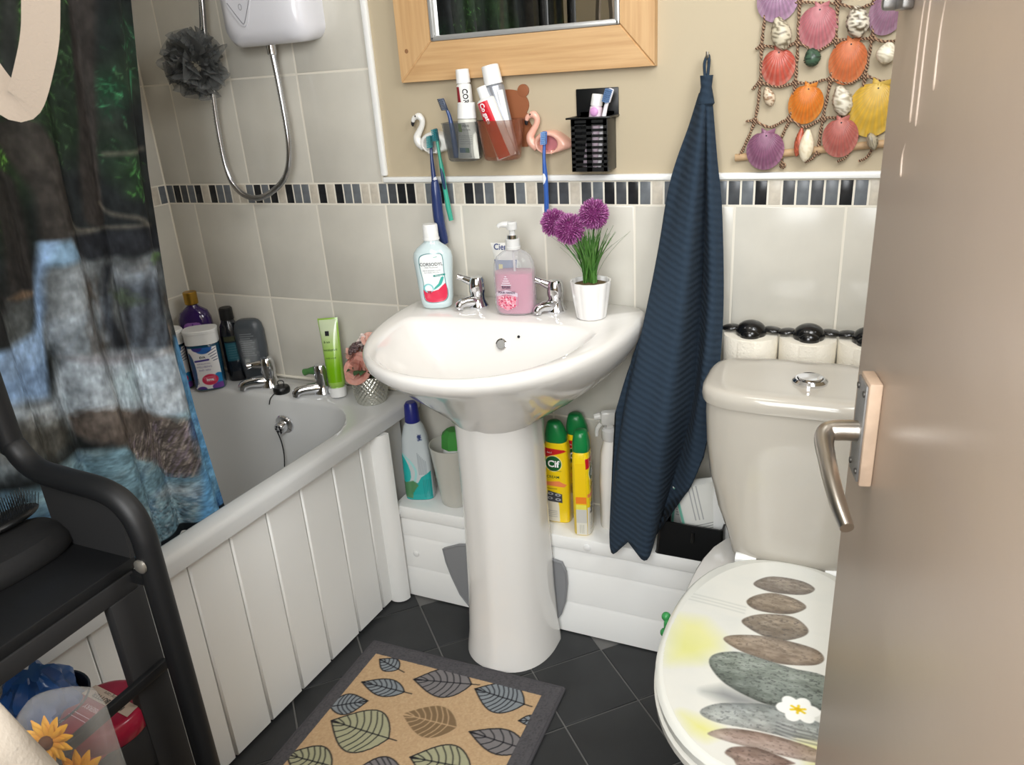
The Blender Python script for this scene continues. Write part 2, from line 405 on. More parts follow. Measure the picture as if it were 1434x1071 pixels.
# ================================================================== BATH
bath = thing('bathtub', 'white bathtub with rounded rim along the left tiled wall', 'bathtub', (0.27, -0.8, 0.0))
SK = lambda p: Vector((p.x + 0.06 * p.y * max(0, (p.x + 0.09) / 0.72), p.y, p.z))
def rrect(x0, x1, y0, y1, r, z, n=9):
    out = []
    rr = r if hasattr(r, '__len__') else (r, r, r, r)
    for (cx, cy, a0, q) in ((x1 - rr[0], y1 - rr[0], 0, rr[0]), (x0 + rr[1], y1 - rr[1], PI / 2, rr[1]), (x0 + rr[2], y0 + rr[2], PI, rr[2]), (x1 - rr[3], y0 + rr[3], 1.5 * PI, rr[3])):
        for k in range(n):
            a = a0 + PI / 2 * k / (n - 1); out.append(Vector((cx + q * math.cos(a), cy + q * math.sin(a), z)))
    return out
o = (XL + 0.002, 0.636, -1.628, -0.004); ii = (-0.04, 0.578, -1.54, -0.128)
def inset(q, d): return (q[0] + d, q[1] - d, q[2] + d, q[3] - d)
rs = [rrect(*inset(o, 0.018), 0.006, 0.49), rrect(*o, 0.008, 0.488), rrect(*o, 0.008, 0.512), rrect(*inset(o, 0.003), 0.008, 0.520), rrect(*inset(o, 0.010), 0.01, 0.525),
      rrect(*inset(ii, -0.012), (0.17, 0.17, 0.2, 0.2), 0.525), rrect(*inset(ii, -0.004), (0.165, 0.165, 0.2, 0.2), 0.522), rrect(*ii, (0.16, 0.16, 0.2, 0.2), 0.512), rrect(*inset(ii, 0.022), (0.15, 0.15, 0.2, 0.2), 0.42),
      rrect(*inset(ii, 0.05), (0.15, 0.15, 0.2, 0.2), 0.24), rrect(*inset(ii, 0.085), (0.13, 0.13, 0.2, 0.2), 0.175), rrect(*inset(ii, 0.15), 0.1, 0.16), rrect(*inset(ii, 0.24), 0.05, 0.157)]
rs = [[SK(p) for p in r] for r in rs]
B().loft(rs, False, True).to('tub', ACRYL, bath, world=True, ang=0.9)
# overflow with chain
T = lambda x, y, z: Vector((x, y, z)) - bath.location
rotw = Matrix.Rotation(math.radians(90 + 10), 3, 'X')
ov = B().lathe([(0.026, -0.004), (0.027, 0.0), (0.025, 0.004), (0.016, 0.006), (0.0155, 0.022), (0.014, 0.025)], T(0.305, -0.148, 0.458), 28, rot=rotw).to('overflow', CHROME, bath)
hb = B()
for k in range(6):
    a = k * PI / 3; hb.lathe([(0.003, 0.0245), (0.003, 0.0262)], T(0.305, -0.148, 0.458) + rotw @ Vector((0.0085 * math.cos(a), 0.0085 * math.sin(a), 0)), 10, rot=rotw)
hb.to('overflow_hole', BLACKP, ov)
B().tube([T(0.303, -0.178, 0.452), T(0.305, -0.172, 0.42), T(0.31, -0.176, 0.385), T(0.312, -0.185, 0.352)], 0.0016, 6, sm=4).to('chain', BLACKM, bath)
def tap(parent_loc, nm, lab, cat, leverdir, spoutdir, parent=None, base_h=0.0, size=1.0, lever_mat=None, up=0.02, reach=1.0, fat=1.0):
    """pillar tap: root Empty (thing or part); children spout, body, lever"""
    if parent is None: t = thing(nm, lab, cat, parent_loc)
    else:
        t = bpy.data.objects.new(nm, None); COL.objects.link(t); t.parent = parent; t.location = parent_loc; t['label'] = lab
    s = size; d = Vector(spoutdir).normalized(); L = Vector(leverdir).normalized()
    if parent is None: pass
    B().lathe([(0.023 * s, 0), (0.024 * s, 0.004 * s), (0.021 * s, 0.010 * s), (0.017 * s, 0.020 * s), (0.0155 * s * fat, 0.034 * s), (0.0175 * s * fat, 0.040 * s), (0.0165 * s * fat, 0.066 * s), (0.013 * s * fat, 0.073 * s), (0.004 * s, 0.0755 * s)], n=28).to('tap_body', CHROME, t)
    B().tube([Vector((0, 0, 0.014 * s)), d * 0.02 * s * reach + Vector((0, 0, 0.017 * s)), d * 0.045 * s * reach + Vector((0, 0, 0.018 * s)), d * 0.062 * s * reach + Vector((0, 0, 0.014 * s)), d * 0.066 * s * reach + Vector((0, 0, 0.004 * s))], [0.016 * s, 0.0145 * s, 0.0115 * s, 0.0105 * s, 0.0095 * s], 16, sm=4).to('spout', CHROME, t)
    B().tube([Vector((0, 0, 0.058 * s)), L * 0.018 * s + Vector((0, 0, 0.060 * s + up * 0.3)), L * 0.034 * s + Vector((0, 0, 0.062 * s + up * 0.7)), L * 0.045 * s + Vector((0, 0, 0.062 * s + up))], [0.0135 * s, 0.0102 * s, 0.0072 * s, 0.0088 * s], 14, sm=4).to('lever', lever_mat or CHROME, t)
    return t
GREENL = M('green_lever', (74, 120, 66), 0.35)  # one even green for the whole lever
tap((0.212, -0.072, 0.525), 'bath_tap', 'chrome bath tap in front of the dark grey bottle', 'tap', (-0.8, -0.6, 0), (-0.72, -0.69, 0), size=1.12, up=-0.004)
tap((0.388, -0.072, 0.525), 'bath_tap', 'chrome bath tap with green lever beside the green tube', 'tap', (-1, -0.15, 0), (-0.72, -0.69, 0), size=1.08, lever_mat=GREENL, up=-0.012)
t = thing('bath_plug', 'black rubber bath plug lying on the bath ledge between taps', 'plug', (0.272, -0.1, 0.525))
B().lathe([(0.0205, 0), (0.022, 0.004), (0.022, 0.012), (0.019, 0.017), (0.006, 0.018)], n=26).to('stopper', BLACKP, t)
B().tube([(-0.008, 0, 0.017), (-0.008, 0, 0.03), (0.006, 0.004, 0.031), (0.008, 0.002, 0.018)], 0.0014, 6, sm=4).to('ring', BLACKM, t)
B().tube([(0, -0.012, 0.014), (-0.006, -0.024, 0.004), (-0.012, -0.034, -0.006), (-0.018, -0.036, -0.022)], 0.0014, 6, sm=4).to('chain', BLACKM, t)
# panel of vertical boards
bp = thing('tub_surround', 'white tongue and groove panel below the bath rim', 'panel', (0.605, -0.85, 0))
backing = B().box((0.583, -0.82, 0.244), (0.014, 1.56, 0.486)); [setattr(v, 'co', SK(v.co)) for v in backing.bm.verts]
backing.to('backing', WHITEP, bp, False, world=True)
ys = [-0.165, -0.231, -0.33, -0.437, -0.538, -0.636, -0.737, -0.838, -0.938, -1.04, -1.14, -1.24, -1.34, -1.44, -1.54, -1.6]
for a, b_ in zip(ys[:-1], ys[1:]):
    q = B().box((0.600, (a + b_) / 2, 0.245), (0.02, a - b_ - 0.0024, 0.478), 0.0035, seg=1); [setattr(v, 'co', SK(v.co)) for v in q.bm.verts]
    q.to('board', WHITEP, bp, world=True)
q = B().loft([[Vector((0.606 + 0.030 * math.cos(a), -0.163 - 0.030 * math.sin(a) , z)) for a in np.linspace(0, PI, 13)] for z in (0.004, 0.484)])
q.to('corner_beading', WHITEP, bp, world=True)
# ================================================================== PIPE BOXING
bx = thing('pipe_boxing', 'white boarded pipe boxing with shelf along the foot of the wall', 'shelf', (1.27, -0.075, 0))
B().box((1.283, -0.078, 0.260), (1.334, 0.156, 0.0345), 0.004).to('shelf_board', WHITEP, bx, world=True)
for z0, z1 in ((0.003, 0.0935), (0.0935, 0.1885), (0.1885, 0.2428)):
    q = B(); fx = lambda a, b_, d: Vector((d, a, b_))
    q.prism([(-0.13, z0), (-0.1485, z0), (-0.1485, z1 - 0.012), (-0.145, z1 - 0.003), (-0.141, z1), (-0.13, z1)], fx, 0.621, 1.949)
    q.to('board', WHITEP, bx, True, 0.4, world=True)
B().box((0.618, -0.139, 0.122), (0.012, 0.018, 0.24), 0.004).to('end_beading', WHITEP, bx, world=True)
for (sx, sz, sy) in ((0.628, 0.259, -0.1572), (0.662, 0.137, -0.1497), (1.13, 0.259, -0.1572)):
    B().lathe([(0.0085, 0), (0.0085, 0.0015), (0.006, 0.0032)], Vector((sx, sy, sz)) - bx.location, 18, rot=Matrix.Rotation(PI / 2, 3, 'X')).to('screw_cap', WHITEPL, bx)

# ================================================================== BASIN
bas = thing('pedestal_basin', 'white ceramic wash basin on a pedestal between bath and toilet', 'basin', (0.955, -0.2, 0.0))
def dring(z, cx, a, yb, cy, bf, n=64, eb=5.0, ef=2.15):
    """D shaped ring: back half squarish reaching y=yb, front half rounded reaching cy-bf"""
    out = []
    for k in range(n):
        t = 2 * PI * k / n; c, s = math.cos(t), math.sin(t)
        e, b_ = (eb, yb - cy) if s > 0 else (ef, bf)
        q = (abs(c / a) ** e + abs(s / b_) ** e) ** (-1 / e)
        out.append(Vector((cx + q * c, cy + q * s, z)))
    return out
R_ = [dring(.592,.955,.094,-.14,-.2,.105),dring(.612,.956,.124,-.10,-.19,.128),dring(.645,.958,.175,-.04,-.17,.182),dring(.68,.961,.222,-.01,-.14,.255,ef=2.1),dring(.715,.964,.255,-.004,-.11,.330,ef=2.1),dring(.745,.966,.27,-.004,-.1,.384,ef=2.1),dring(.765,.966,.275,-.004,-.1,.41,ef=2.1),dring(.780,.966,.276,-.004,-.1,.415,ef=2.1),dring(.787,.966,.271,-.004,-.1,.411,ef=2.1),dring(.7895,.966,.264,-.007,-.1,.403,eb=6,ef=2.1),
      dring(.7885,.960,.222,-.162,-.2,.297,eb=3.6,ef=2.2),dring(.786,.960,.216,-.168,-.2,.291,eb=3.4,ef=2.2),dring(.778,.960,.209,-.174,-.2,.283,eb=3.2,ef=2.2),dring(.755,.961,.196,-.184,-.205,.262,eb=3,ef=2.2),
      dring(.715,.962,.165,-.2,-.215,.215,eb=2.8,ef=2.1),dring(.68,.964,.122,-.218,-.235,.145,eb=2.5,ef=2.0),dring(.662,.965,.065,-.245,-.255,.07,eb=2.2,ef=2),dring(.658,.965,.02,-.268,-.278,.02,eb=2,ef=2)]
# dish the deck slightly so that the tap ledge at the back sits level with the rim
B().loft(R_, False, True).to('basin_bowl', CERAMIC, bas, world=True, ang=1.2)
# pedestal
Pp = []
for z, a, yb, bf in ((0.0, 0.108, -0.162, 0.128), (0.012, 0.107, -0.162, 0.126), (0.05, 0.102, -0.162, 0.118), (0.15, 0.097, -0.162, 0.108), (0.35, 0.092, -0.162, 0.1), (0.55, 0.091, -0.162, 0.1), (0.6, 0.092, -0.155, 0.102), (0.64, 0.1, -0.14, 0.11)):
    r = dring(z, 0.955, a, yb, -0.2, bf, eb=9, ef=2.3)
    for p in r:                                     # soft crease down the front
        p.y -= 0.006 * math.exp(-((p.x - 0.955) / 0.02) ** 2) * (1 if p.y < -0.2 else 0)
    Pp.append(r)
B().loft(Pp).to('pedestal', CERAMIC, bas, world=True, ang=1.0)
rt = Matrix.Rotation(math.radians(68), 3, 'X')
rgo = B().lathe([(0.0125, -0.003), (0.0125, 0.002), (0.010, 0.003), (0.0095, -0.001)], Vector((0.968, -0.1910, 0.745)) - bas.location, 24, rot=rt).to('overflow_ring', CHROME, bas)
B().lathe([(0.0094, 0.0), (0.0094, 0.0026)], Vector((0.968, -0.1910, 0.745)) - bas.location, 22, rot=rt).to('overflow_plug', M('overflow_grey', (150, 149, 146), 0.5), rgo)
B().lathe([(0.003, 0), (0.003, 0.0012)], Vector((1.005, -0.1835, 0.762)) - bas.location, 12, rot=rt).to('chain_hole', INK, bas)
B().lathe([(0.02, 0.0), (0.02, 0.003), (0.014, 0.004)], Vector((0.965, -0.28, 0.6585)) - bas.location, 24).to('waste', CHROME, bas)
tap(Vector((0.866, -0.082, 0.789)) - bas.location, 'tap', 'left chrome tap with lever', 'tap', (-1, -0.25, 0), (-0.6, -0.8, 0), bas, size=0.93, up=0.012, reach=0.78, fat=1.12)
tap(Vector((1.050, -0.080, 0.789)) - bas.location, 'tap', 'right chrome tap with lever', 'tap', (-1, -0.25, 0), (-0.6, -0.8, 0), bas, size=0.93, up=0.012, reach=0.78, fat=1.12)

# ================================================================== TOILET
wc = thing('toilet', 'white close coupled toilet with pebble printed lid beside the door', 'toilet', (1.571, -0.5, 0))
def egg(z, a, yb, yf, cx=1.571, cy=-0.6, n=72, eb=2.5, ef=2.1):
    return dring(z, cx, a, yb, cy, cy - yf, n, eb, ef)
pan = [egg(0, 0.105, -0.2, -0.63, cy=-0.42, eb=5), egg(0.02, 0.103, -0.2, -0.625, cy=-0.42, eb=5), egg(0.1, 0.098, -0.2, -0.61, cy=-0.42, eb=5), egg(0.2, 0.112, -0.2, -0.66, cy=-0.45, eb=5), egg(0.28, 0.138, -0.2, -0.72, cy=-0.52, eb=4.5),
       egg(0.34, 0.158, -0.2, -0.775, cy=-0.56, eb=4), egg(0.375, 0.166, -0.2, -0.8, cy=-0.58, eb=4), egg(0.395, 0.167, -0.2, -0.805, cy=-0.58, eb=4), egg(0.402, 0.162, -0.205, -0.8, cy=-0.58, eb=4),
       egg(0.4, 0.12, -0.36, -0.755), egg(0.37, 0.11, -0.37, -0.745), egg(0.25, 0.07, -0.42, -0.7), egg(0.2, 0.03, -0.5, -0.65)]
B().loft(pan, True, True).to('pan', CERAMIC, wc, world=True, ang=1.1)
seat = [egg(0.404, 0.158, -0.352, -0.818), egg(0.406, 0.166, -0.345, -0.828), egg(0.418, 0.167, -0.344, -0.829), egg(0.4225, 0.161, -0.35, -0.823), egg(0.4225, 0.11, -0.4, -0.76), egg(0.404, 0.11, -0.4, -0.76)]
seat.append(seat[0]); B().loft(seat, False, False).to('seat', M('toilet_seat', (224, 222, 214), 0.15, coat=0.4), wc, world=True, label='white seat under the printed lid')
lid = [egg(0.4245, 0.157, -0.352, -0.819), egg(0.426, 0.1645, -0.346, -0.827), egg(0.438, 0.1655, -0.345, -0.828), egg(0.4435, 0.1615, -0.349, -0.824), egg(0.4452, 0.1575, -0.352, -0.8205)]
LID = B().loft(lid, True, True).to('seat_lid', M('lid_edge', (222, 222, 214), 0.15, coat=0.5), wc, world=True, label='lid printed with stacked pebbles and a white flower')
for sx in (-0.075, 0.075): B().tube([(sx - 0.018, 0.158, 0.43), (sx + 0.018, 0.158, 0.43)], 0.011, 14).to('hinge', WHITEPL, wc)
# print on the lid
cv = Canvas(1.411, 1.731, -0.824, -0.348, 0.0012, (218, 217, 209))
n1 = fbm(cv.X * 14, cv.Y * 30, 3); cv.mix((n1 - 0.5) * 0.6, (190, 196, 196))
YEL = (222, 220, 128)
cv.poly([(1.4209,-0.5549),(1.4596,-0.5506),(1.4926,-0.5828),(1.4968,-0.6079),(1.4653,-0.6416),(1.4308,-0.6587),(1.4247,-0.6118)], YEL, 0.018, 0.62)
cv.poly([(2 * 1.60 - x_ + 0.09, y_) for x_, y_ in [(1.4596,-0.5506),(1.4926,-0.5828),(1.4968,-0.6079),(1.4653,-0.6416),(1.4294,-0.5982)]], YEL, 0.02, 0.8)
cv.poly([(1.4165,-0.5853),(1.4756,-0.6072),(1.4764,-0.6393),(1.43,-0.6446)], (205, 208, 110), 0.02, 0.3)
cv.poly([(1.4688,-0.7508),(1.5008,-0.7535),(1.5228,-0.7621),(1.5057,-0.7797),(1.4872,-0.7752)], (215, 213, 120), 0.014, 0.85)
cv.poly([(1.62, -0.745), (1.7, -0.735), (1.7, -0.78), (1.64, -0.79)], (218, 214, 125), 0.014, 0.8)
for q in (0, 0.008, 0.016):
    cv.line([(x_, y_ + q) for x_, y_ in [(1.423,-0.5048),(1.4698,-0.508),(1.5163,-0.5125)]], 0.0022, (186, 188, 182), 0.8, 5, 0.002)
def pebble(pts, c0, c1, c2, seed, al=1.0):
    xs = [p[0] for p in pts]; ys_ = [p[1] for p in pts]; x0, x1, y0, y1 = min(xs), max(xs), min(ys_), max(ys_)
    qs, _ = smooth([Vector((p[0], p[1], 0)) for p in pts], [0] * len(pts), 6, True); qp = [(p.x, p.y) for p in qs]
    sl = cv.box(qp, 0.003); d, ins = cv.dist(qp, sl); mk = np.clip(0.5 + np.where(ins, d, -d) / 0.0022, 0, 1)
    X, Y = cv.X[sl], cv.Y[sl]; v = (Y - y0) / (y1 - y0)
    n = fbm(X * 60, Y * 170, seed); n2 = fbm(X * 260, Y * 420, seed + 9)
    col = np.asarray(c0) * (1 - v[..., None]) + np.asarray(c1) * v[..., None]
    col = col + ((n - 0.5) * 70)[..., None]; sp = np.clip((n2 - 0.58) * 7, 0, 1)[..., None]; col = col * (1 - sp * 0.55) + np.asarray(c2) * sp * 0.55
    edge = np.clip(d / 0.009, 0, 1)[..., None]; col = col * (0.78 + 0.22 * edge)
    cv.c[sl] = cv.c[sl] * (1 - mk[..., None] * al) + col * mk[..., None] * al
cv.poly([(1.4887,-0.6994),(1.5116,-0.6839),(1.5487,-0.6861),(1.5875,-0.6967),(1.5337,-0.7136)], (120, 124, 124), 0.012, 0.8)
pebble([(1.5199,-0.4314),(1.5364,-0.4061),(1.5631,-0.397),(1.5974,-0.3989),(1.6151,-0.4132),(1.6032,-0.4321),(1.5775,-0.4409),(1.5442,-0.4434)], (108, 96, 84), (148, 136, 122), (74, 64, 56), 11)
pebble([(1.5157,-0.4806),(1.5302,-0.4581),(1.5567,-0.445),(1.5905,-0.451),(1.6058,-0.4667),(1.5873,-0.489),(1.5592,-0.4976),(1.5296,-0.4968)], (116, 100, 82), (150, 134, 114), (78, 66, 54), 23)
pebble([(1.5165,-0.5361),(1.5257,-0.5166),(1.551,-0.5023),(1.588,-0.4968),(1.6116,-0.5169),(1.608,-0.5371),(1.5801,-0.557),(1.5489,-0.5561)], (104, 92, 78), (152, 136, 116), (62, 54, 48), 31)
pebble([(1.4974,-0.5861),(1.5047,-0.5717),(1.5429,-0.5583),(1.5881,-0.5558),(1.6268,-0.5618),(1.6386,-0.5798),(1.6233,-0.5977),(1.5764,-0.6098),(1.5292,-0.6029)], (124, 106, 88), (150, 134, 116), (90, 76, 62), 43)
pebble([(1.4852,-0.6424),(1.49,-0.62),(1.5212,-0.6041),(1.5603,-0.6078),(1.5983,-0.6127),(1.6366,-0.6125),(1.6699,-0.6296),(1.671,-0.6636),(1.6293,-0.6855),(1.5809,-0.6951),(1.5413,-0.6874),(1.5074,-0.6708)], (96, 104, 98), (142, 150, 140), (52, 56, 54), 57)
pebble([(1.4904,-0.7389),(1.5072,-0.7178),(1.5435,-0.7032),(1.5809,-0.6951),(1.6429,-0.7052),(1.673,-0.724),(1.6097,-0.7413),(1.5622,-0.7451),(1.5123,-0.7493)], (168, 172, 168), (128, 136, 134), (80, 84, 86), 61, 0.9)
for k in range(4):
    cv.line([(x_ + 0.0, y_ - 0.006 * k) for x_, y_ in [(1.5884,-0.7227),(1.6083,-0.7256),(1.6441,-0.7249)]], 0.002, (70, 74, 76), 0.7, 4, 0.002)
pebble([(1.5077,-0.7702),(1.5333,-0.7532),(1.5865,-0.7461),(1.6431,-0.7518),(1.6458,-0.7693),(1.6127,-0.7748),(1.554,-0.7765),(1.5169,-0.7755)], (176, 158, 148), (128, 108, 96), (100, 84, 76), 71, 0.9)
pebble([(1.5328,-0.7951),(1.5423,-0.782),(1.5704,-0.774),(1.6089,-0.7796),(1.612,-0.7854),(1.5589,-0.8109),(1.5436,-0.8016)], (150, 128, 116), (120, 100, 90), (70, 58, 52), 83, 0.9)
fx0, fy0 = 1.612, -0.690
for k in range(6):
    a = k * PI / 3 + 0.2; cv.ell(fx0 + 0.015 * math.cos(a), fy0 + 0.011 * math.sin(a), 0.0135, 0.0105, (238, 238, 232), a, 1.0, 0.001)
for k in range(6):
    a = k * PI / 3 + 0.5; cv.line([(fx0, fy0), (fx0 + 0.010 * math.cos(a), fy0 + 0.007 * math.sin(a))], 0.0035, (226, 196, 40))
cv.ell(fx0, fy0, 0.0045, 0.0035, (214, 176, 30))
ea = (abs((cv.X - 1.571) / 0.1572) ** 2.1 + (np.where(cv.Y > -0.6, (cv.Y + 0.6) / 0.2475, (cv.Y + 0.6) / 0.220)) ** 2.0)
arr = np.stack([cv.X, cv.Y, np.full_like(cv.X, 0.4456)], -1) - np.array([1.571, -0.5, 0])
cv.patch('printed_picture', PRINTG, LID, arr=arr, keep=ea < 0.985)
# cistern
cz = [(0.418, 0.098, 0.082), (0.428, 0.108, 0.09), (0.46, 0.115, 0.093), (0.52, 0.137, 0.095), (0.58, 0.152, 0.096), (0.64, 0.1595, 0.097), (0.7, 0.163, 0.097), (0.722, 0.163, 0.097)]
ring4 = lambda z, a, b_: sring(z, a, b_, 4.2, 56, 1.571, -0.257)
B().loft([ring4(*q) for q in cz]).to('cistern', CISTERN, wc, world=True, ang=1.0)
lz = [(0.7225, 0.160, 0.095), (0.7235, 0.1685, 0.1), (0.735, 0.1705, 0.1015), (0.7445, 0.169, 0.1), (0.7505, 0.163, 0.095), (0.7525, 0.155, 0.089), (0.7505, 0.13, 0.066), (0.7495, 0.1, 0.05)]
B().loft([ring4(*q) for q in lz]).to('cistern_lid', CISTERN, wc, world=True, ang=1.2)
B().lathe([(0.0285, 0.0), (0.0285, 0.004), (0.024, 0.008), (0.021, 0.008), (0.0205, 0.005), (0.0195, 0.011), (0.008, 0.0125)], Vector((1.574, -0.262, 0.7495)) - wc.location, 32).to('flush_button', CHROME, wc)

# ================================================================== DOOR
door = bpy.data.objects.new('door_1', None); COL.objects.link(door); door['kind'] = 'structure'
door.location = (1.80, -1.62, 0); door.rotation_euler = (0, 0, math.atan2(0.97776474, -0.20970481))
DP = M('taupe_door_paint', (192, 173, 156), 0.33, bump=(26, 0.10, 0.004))
B().box((0.389, -0.02, 1.0), (0.776, 0.04, 1.985), 0.003).to('door_leaf', DP, door)
dr = B()
for (x_, z, L) in ((0.705, 1.27, 0.10), (0.69, 1.28, 0.12), (0.66, 1.27, 0.06), (0.712, 1.19, 0.025)):
    dr.tube([(x_, 0.0002, z + L * 0.4), (x_ + 0.004, 0.0006, z), (x_ + 0.002, 0.0007, z - L * 0.5), (x_ + 0.003, 0.0002, z - L * 0.56)], [0.0007, 0.0010, 0.0012, 0.0007], 8, sm=4)
[setattr(v.co, 'y', v.co.y - 0.0009) for v in dr.bm.verts]; dr.to('paint_run', DP, door)
blk = B().box((0.7055, 0.005, 0.978), (0.031, 0.010, 0.090), 0.0016).to('lock_block', M('worn_peach_paint', (176, 153, 132), 0.6, var=(40, 1.12), bump=(90, 0.4)), door)
B().box((0.7062, 0.0109, 0.978), (0.0275, 0.0018, 0.084), 0.0006).to('cover_plate', M('worn_grey_metal', (122, 121, 120), 0.42, 0.6, var=(50, 1.25)), blk)
for sx in (0.6965, 0.7165):
    for sz in (0.944, 1.012): B().lathe([(0.0026, 0), (0.0025, 0.0012), (0.001, 0.0008)], (sx, 0.0117, sz), 12, rot=Matrix.Rotation(-PI / 2, 3, 'X')).to('screw', M('dull_screw', (90, 86, 82), 0.5, 0.8), blk)
hl = [(0.706, 0.010, 0.976), (0.706, 0.026, 0.976), (0.7045, 0.0345, 0.9745), (0.695, 0.0385, 0.971), (0.672, 0.0395, 0.966), (0.646, 0.0395, 0.960), (0.622, 0.038, 0.953), (0.604, 0.0355, 0.947)]
B().tube(hl, [0.0088, 0.0086, 0.0085, 0.0076, 0.0068, 0.0064, 0.006, 0.005], 18, sm=5).to('door_handle', BRUSHED, door)
B().box((0.745, 0.004, 1.312), (0.028, 0.008, 0.05), 0.002).box((0.752, 0.011, 1.315), (0.008, 0.012, 0.055), 0.003).to('door_bolt', M('bolt_metal', (150, 148, 146), 0.3, 0.9), door)
# ================================================================== MIRROR
OAK = M('light_oak', (205, 168, 122), 0.45, var=(6, (186, 146, 100), 0, (1, 6, 22)))
OAKV = M('light_oak_vertical', (205, 168, 122), 0.45, var=(6, (188, 148, 102), 0, (22, 6, 1)))
mi = thing('wall_mirror', 'oak framed mirror with silver inner edge above the toothbrush holders', 'mirror', (0.967, 0.003, 1.262))
x0, x1, z0, z1 = 0.690, 1.245, 1.262, 2.02
a0, a1, b0, b1 = 0.770, 1.178, 1.338, 1.944
def frail(pts, mat):
    b = B(); q = [Vector((p[0] - 0.967, 0, p[1] - 1.262)) for p in pts]
    c = sum(q, Vector()) / 4
    f = lambda p, y, k: Vector((c.x + (p.x - c.x) * k, y, c.z + (p.z - c.z) * k))
    b.loft([[f(p, 0, 1) for p in q], [f(p, -0.018, 1) for p in q], [f(p, -0.021, 0.988) for p in q]])
    return b.to('frame_rail', mat, mi, True, 0.5)
frail([(x0, z0), (x1, z0), (a1, b0), (a0, b0)], OAK); frail([(x0, z1), (a0, b1), (a1, b1), (x1, z1)], OAK)
frail([(x0, z0), (a0, b0), (a0, b1), (x0, z1)], OAKV); frail([(x1, z0), (x1, z1), (a1, b1), (a1, b0)], OAKV)
SILV = M('silver_bead', (188, 188, 186), 0.3, 0.5)
bd = B()
w_ = 0.011
for (cx, cz_, sx, sz) in (((a0 + a1) / 2, b0 + w_ / 2, a1 - a0, w_), ((a0 + a1) / 2, b1 - w_ / 2, a1 - a0, w_), (a0 + w_ / 2, (b0 + b1) / 2, w_, b1 - b0), (a1 - w_ / 2, (b0 + b1) / 2, w_, b1 - b0)):
    bd.box((cx - 0.967, -0.0105, cz_ - 1.262), (sx, 0.021, sz), 0.004)
bd.to('inner_bead', SILV, mi)
B().box((0.0, -0.006, 0.379), (a1 - a0 - 0.01, 0.004, b1 - b0 - 0.01)).to('mirror_glass', M('mirror_silver', (235, 238, 238), 0.0, 1.0), mi, False)
B().lathe([(0.004, 0), (0.0045, 0.0006)], Vector((-0.256, -0.021, 0.062)), 12, rot=Matrix.Rotation(PI / 2, 3, 'X')).to('knot', M('wood_knot', (140, 100, 66), 0.6), mi)

# ================================================================== SHOWER
UNIT = M('shower_white', (226, 226, 232), 0.2, coat=0.3)
sh = thing('electric_shower', 'white electric shower box on the tiles with a chrome hose', 'shower', (0.395, 0.0, 1.353))
def rbox(y, x0_, x1_, z0_, z1_, r):
    return [Vector((p.x, y, p.y)) for p in rrect(x0_, x1_, z0_, z1_, r, 0, 7)]
B().loft([rbox(0, -0.115, 0.105, 0.012, 0.33, 0.03), rbox(-0.03, -0.118, 0.108, 0.008, 0.334, 0.032), rbox(-0.06, -0.117, 0.107, 0.006, 0.334, 0.032), rbox(-0.08, -0.108, 0.1, 0.014, 0.326, 0.036), rbox(-0.09, -0.085, 0.08, 0.035, 0.3, 0.04), rbox(-0.093, -0.05, 0.05, 0.07, 0.27, 0.03)]).to('casing', UNIT, sh, ang=1.0)
ctl = [(-0.085, 0.30), (-0.088, 0.13), (-0.078, 0.085), (-0.05, 0.048), (-0.04, 0.045), (-0.03, 0.052), (-0.012, 0.10), (-0.006, 0.16), (-0.006, 0.30)]
fq = lambda a, b_, d: Vector((a, -0.0905 - d, b_))
pn = B().prism(ctl, fq, -0.006, 0.0035).to('control_panel', M('shower_panel', (214, 214, 220), 0.25), sh)
lk = B(); lk.tube([(-0.084, -0.0943, 0.105), (-0.013, -0.0943, 0.108)], 0.0009, 6); lk.tube([(-0.078, -0.0943, 0.095), (-0.048, -0.0943, 0.056), (-0.038, -0.0943, 0.054), (-0.016, -0.0943, 0.097)], 0.0007, 6, sm=3)
lk.tube([(-0.044 + 0.004 * math.cos(a), -0.0943, 0.084 + 0.006 * math.sin(a)) for a in np.linspace(0, 2 * PI, 13)[:-1]], 0.0005, 5, closed=True)
lk.to('panel_line', M('panel_grey', (120, 120, 126), 0.5), pn)
dl = B(); dl.lathe([(0.034, 0), (0.033, 0.010), (0.028, 0.014)], (-0.047, -0.094, 0.163), 30, rot=Matrix.Rotation(PI / 2, 3, 'X')); dl.to('dial', UNIT, pn)
for k in range(9):
    a = PI + 0.25 + k * (PI - 0.5) / 8
    B().box((-0.047 + 0.041 * math.cos(a), -0.0945, 0.163 + 0.041 * math.sin(a)), (0.002, 0.001, 0.006), rot=Matrix.Rotation(-(a - PI / 2), 3, 'Y')).to('dial_mark', INK, pn, False)
HOSE = M('chrome_hose', (205, 206, 210), 0.18, 1.0)
B().lathe([(0.011, 0.02), (0.0115, 0.012), (0.0105, 0.0), (0.0105, -0.012), (0.0085, -0.014)], (-0.018, -0.045, 0.0), 6 * 4).to('hose_nut', CHROME, sh)
hp = [(0.377, -0.045, 1.345), (0.384, -0.048, 1.26), (0.386, -0.05, 1.15), (0.366, -0.05, 1.082), (0.322, -0.05, 1.043), (0.262, -0.05, 1.022), (0.210, -0.05, 1.038), (0.183, -0.05, 1.087), (0.1795, -0.05, 1.188), (0.1875, -0.05, 1.30), (0.1955, -0.05, 1.393), (0.207, -0.05, 1.466), (0.222, -0.05, 1.60), (0.225, -0.055, 1.75), (0.222, -0.075, 1.84)]
P2, _ = smooth([Vector(p) for p in hp], [0] * len(hp), 34)
rr = [0.0062 + 0.0010 * (1 if i % 2 else -1) for i in range(len(P2))]
B().tube([p - sh.location for p in P2], rr, 10).to('hose', HOSE, sh, ang=2.5)
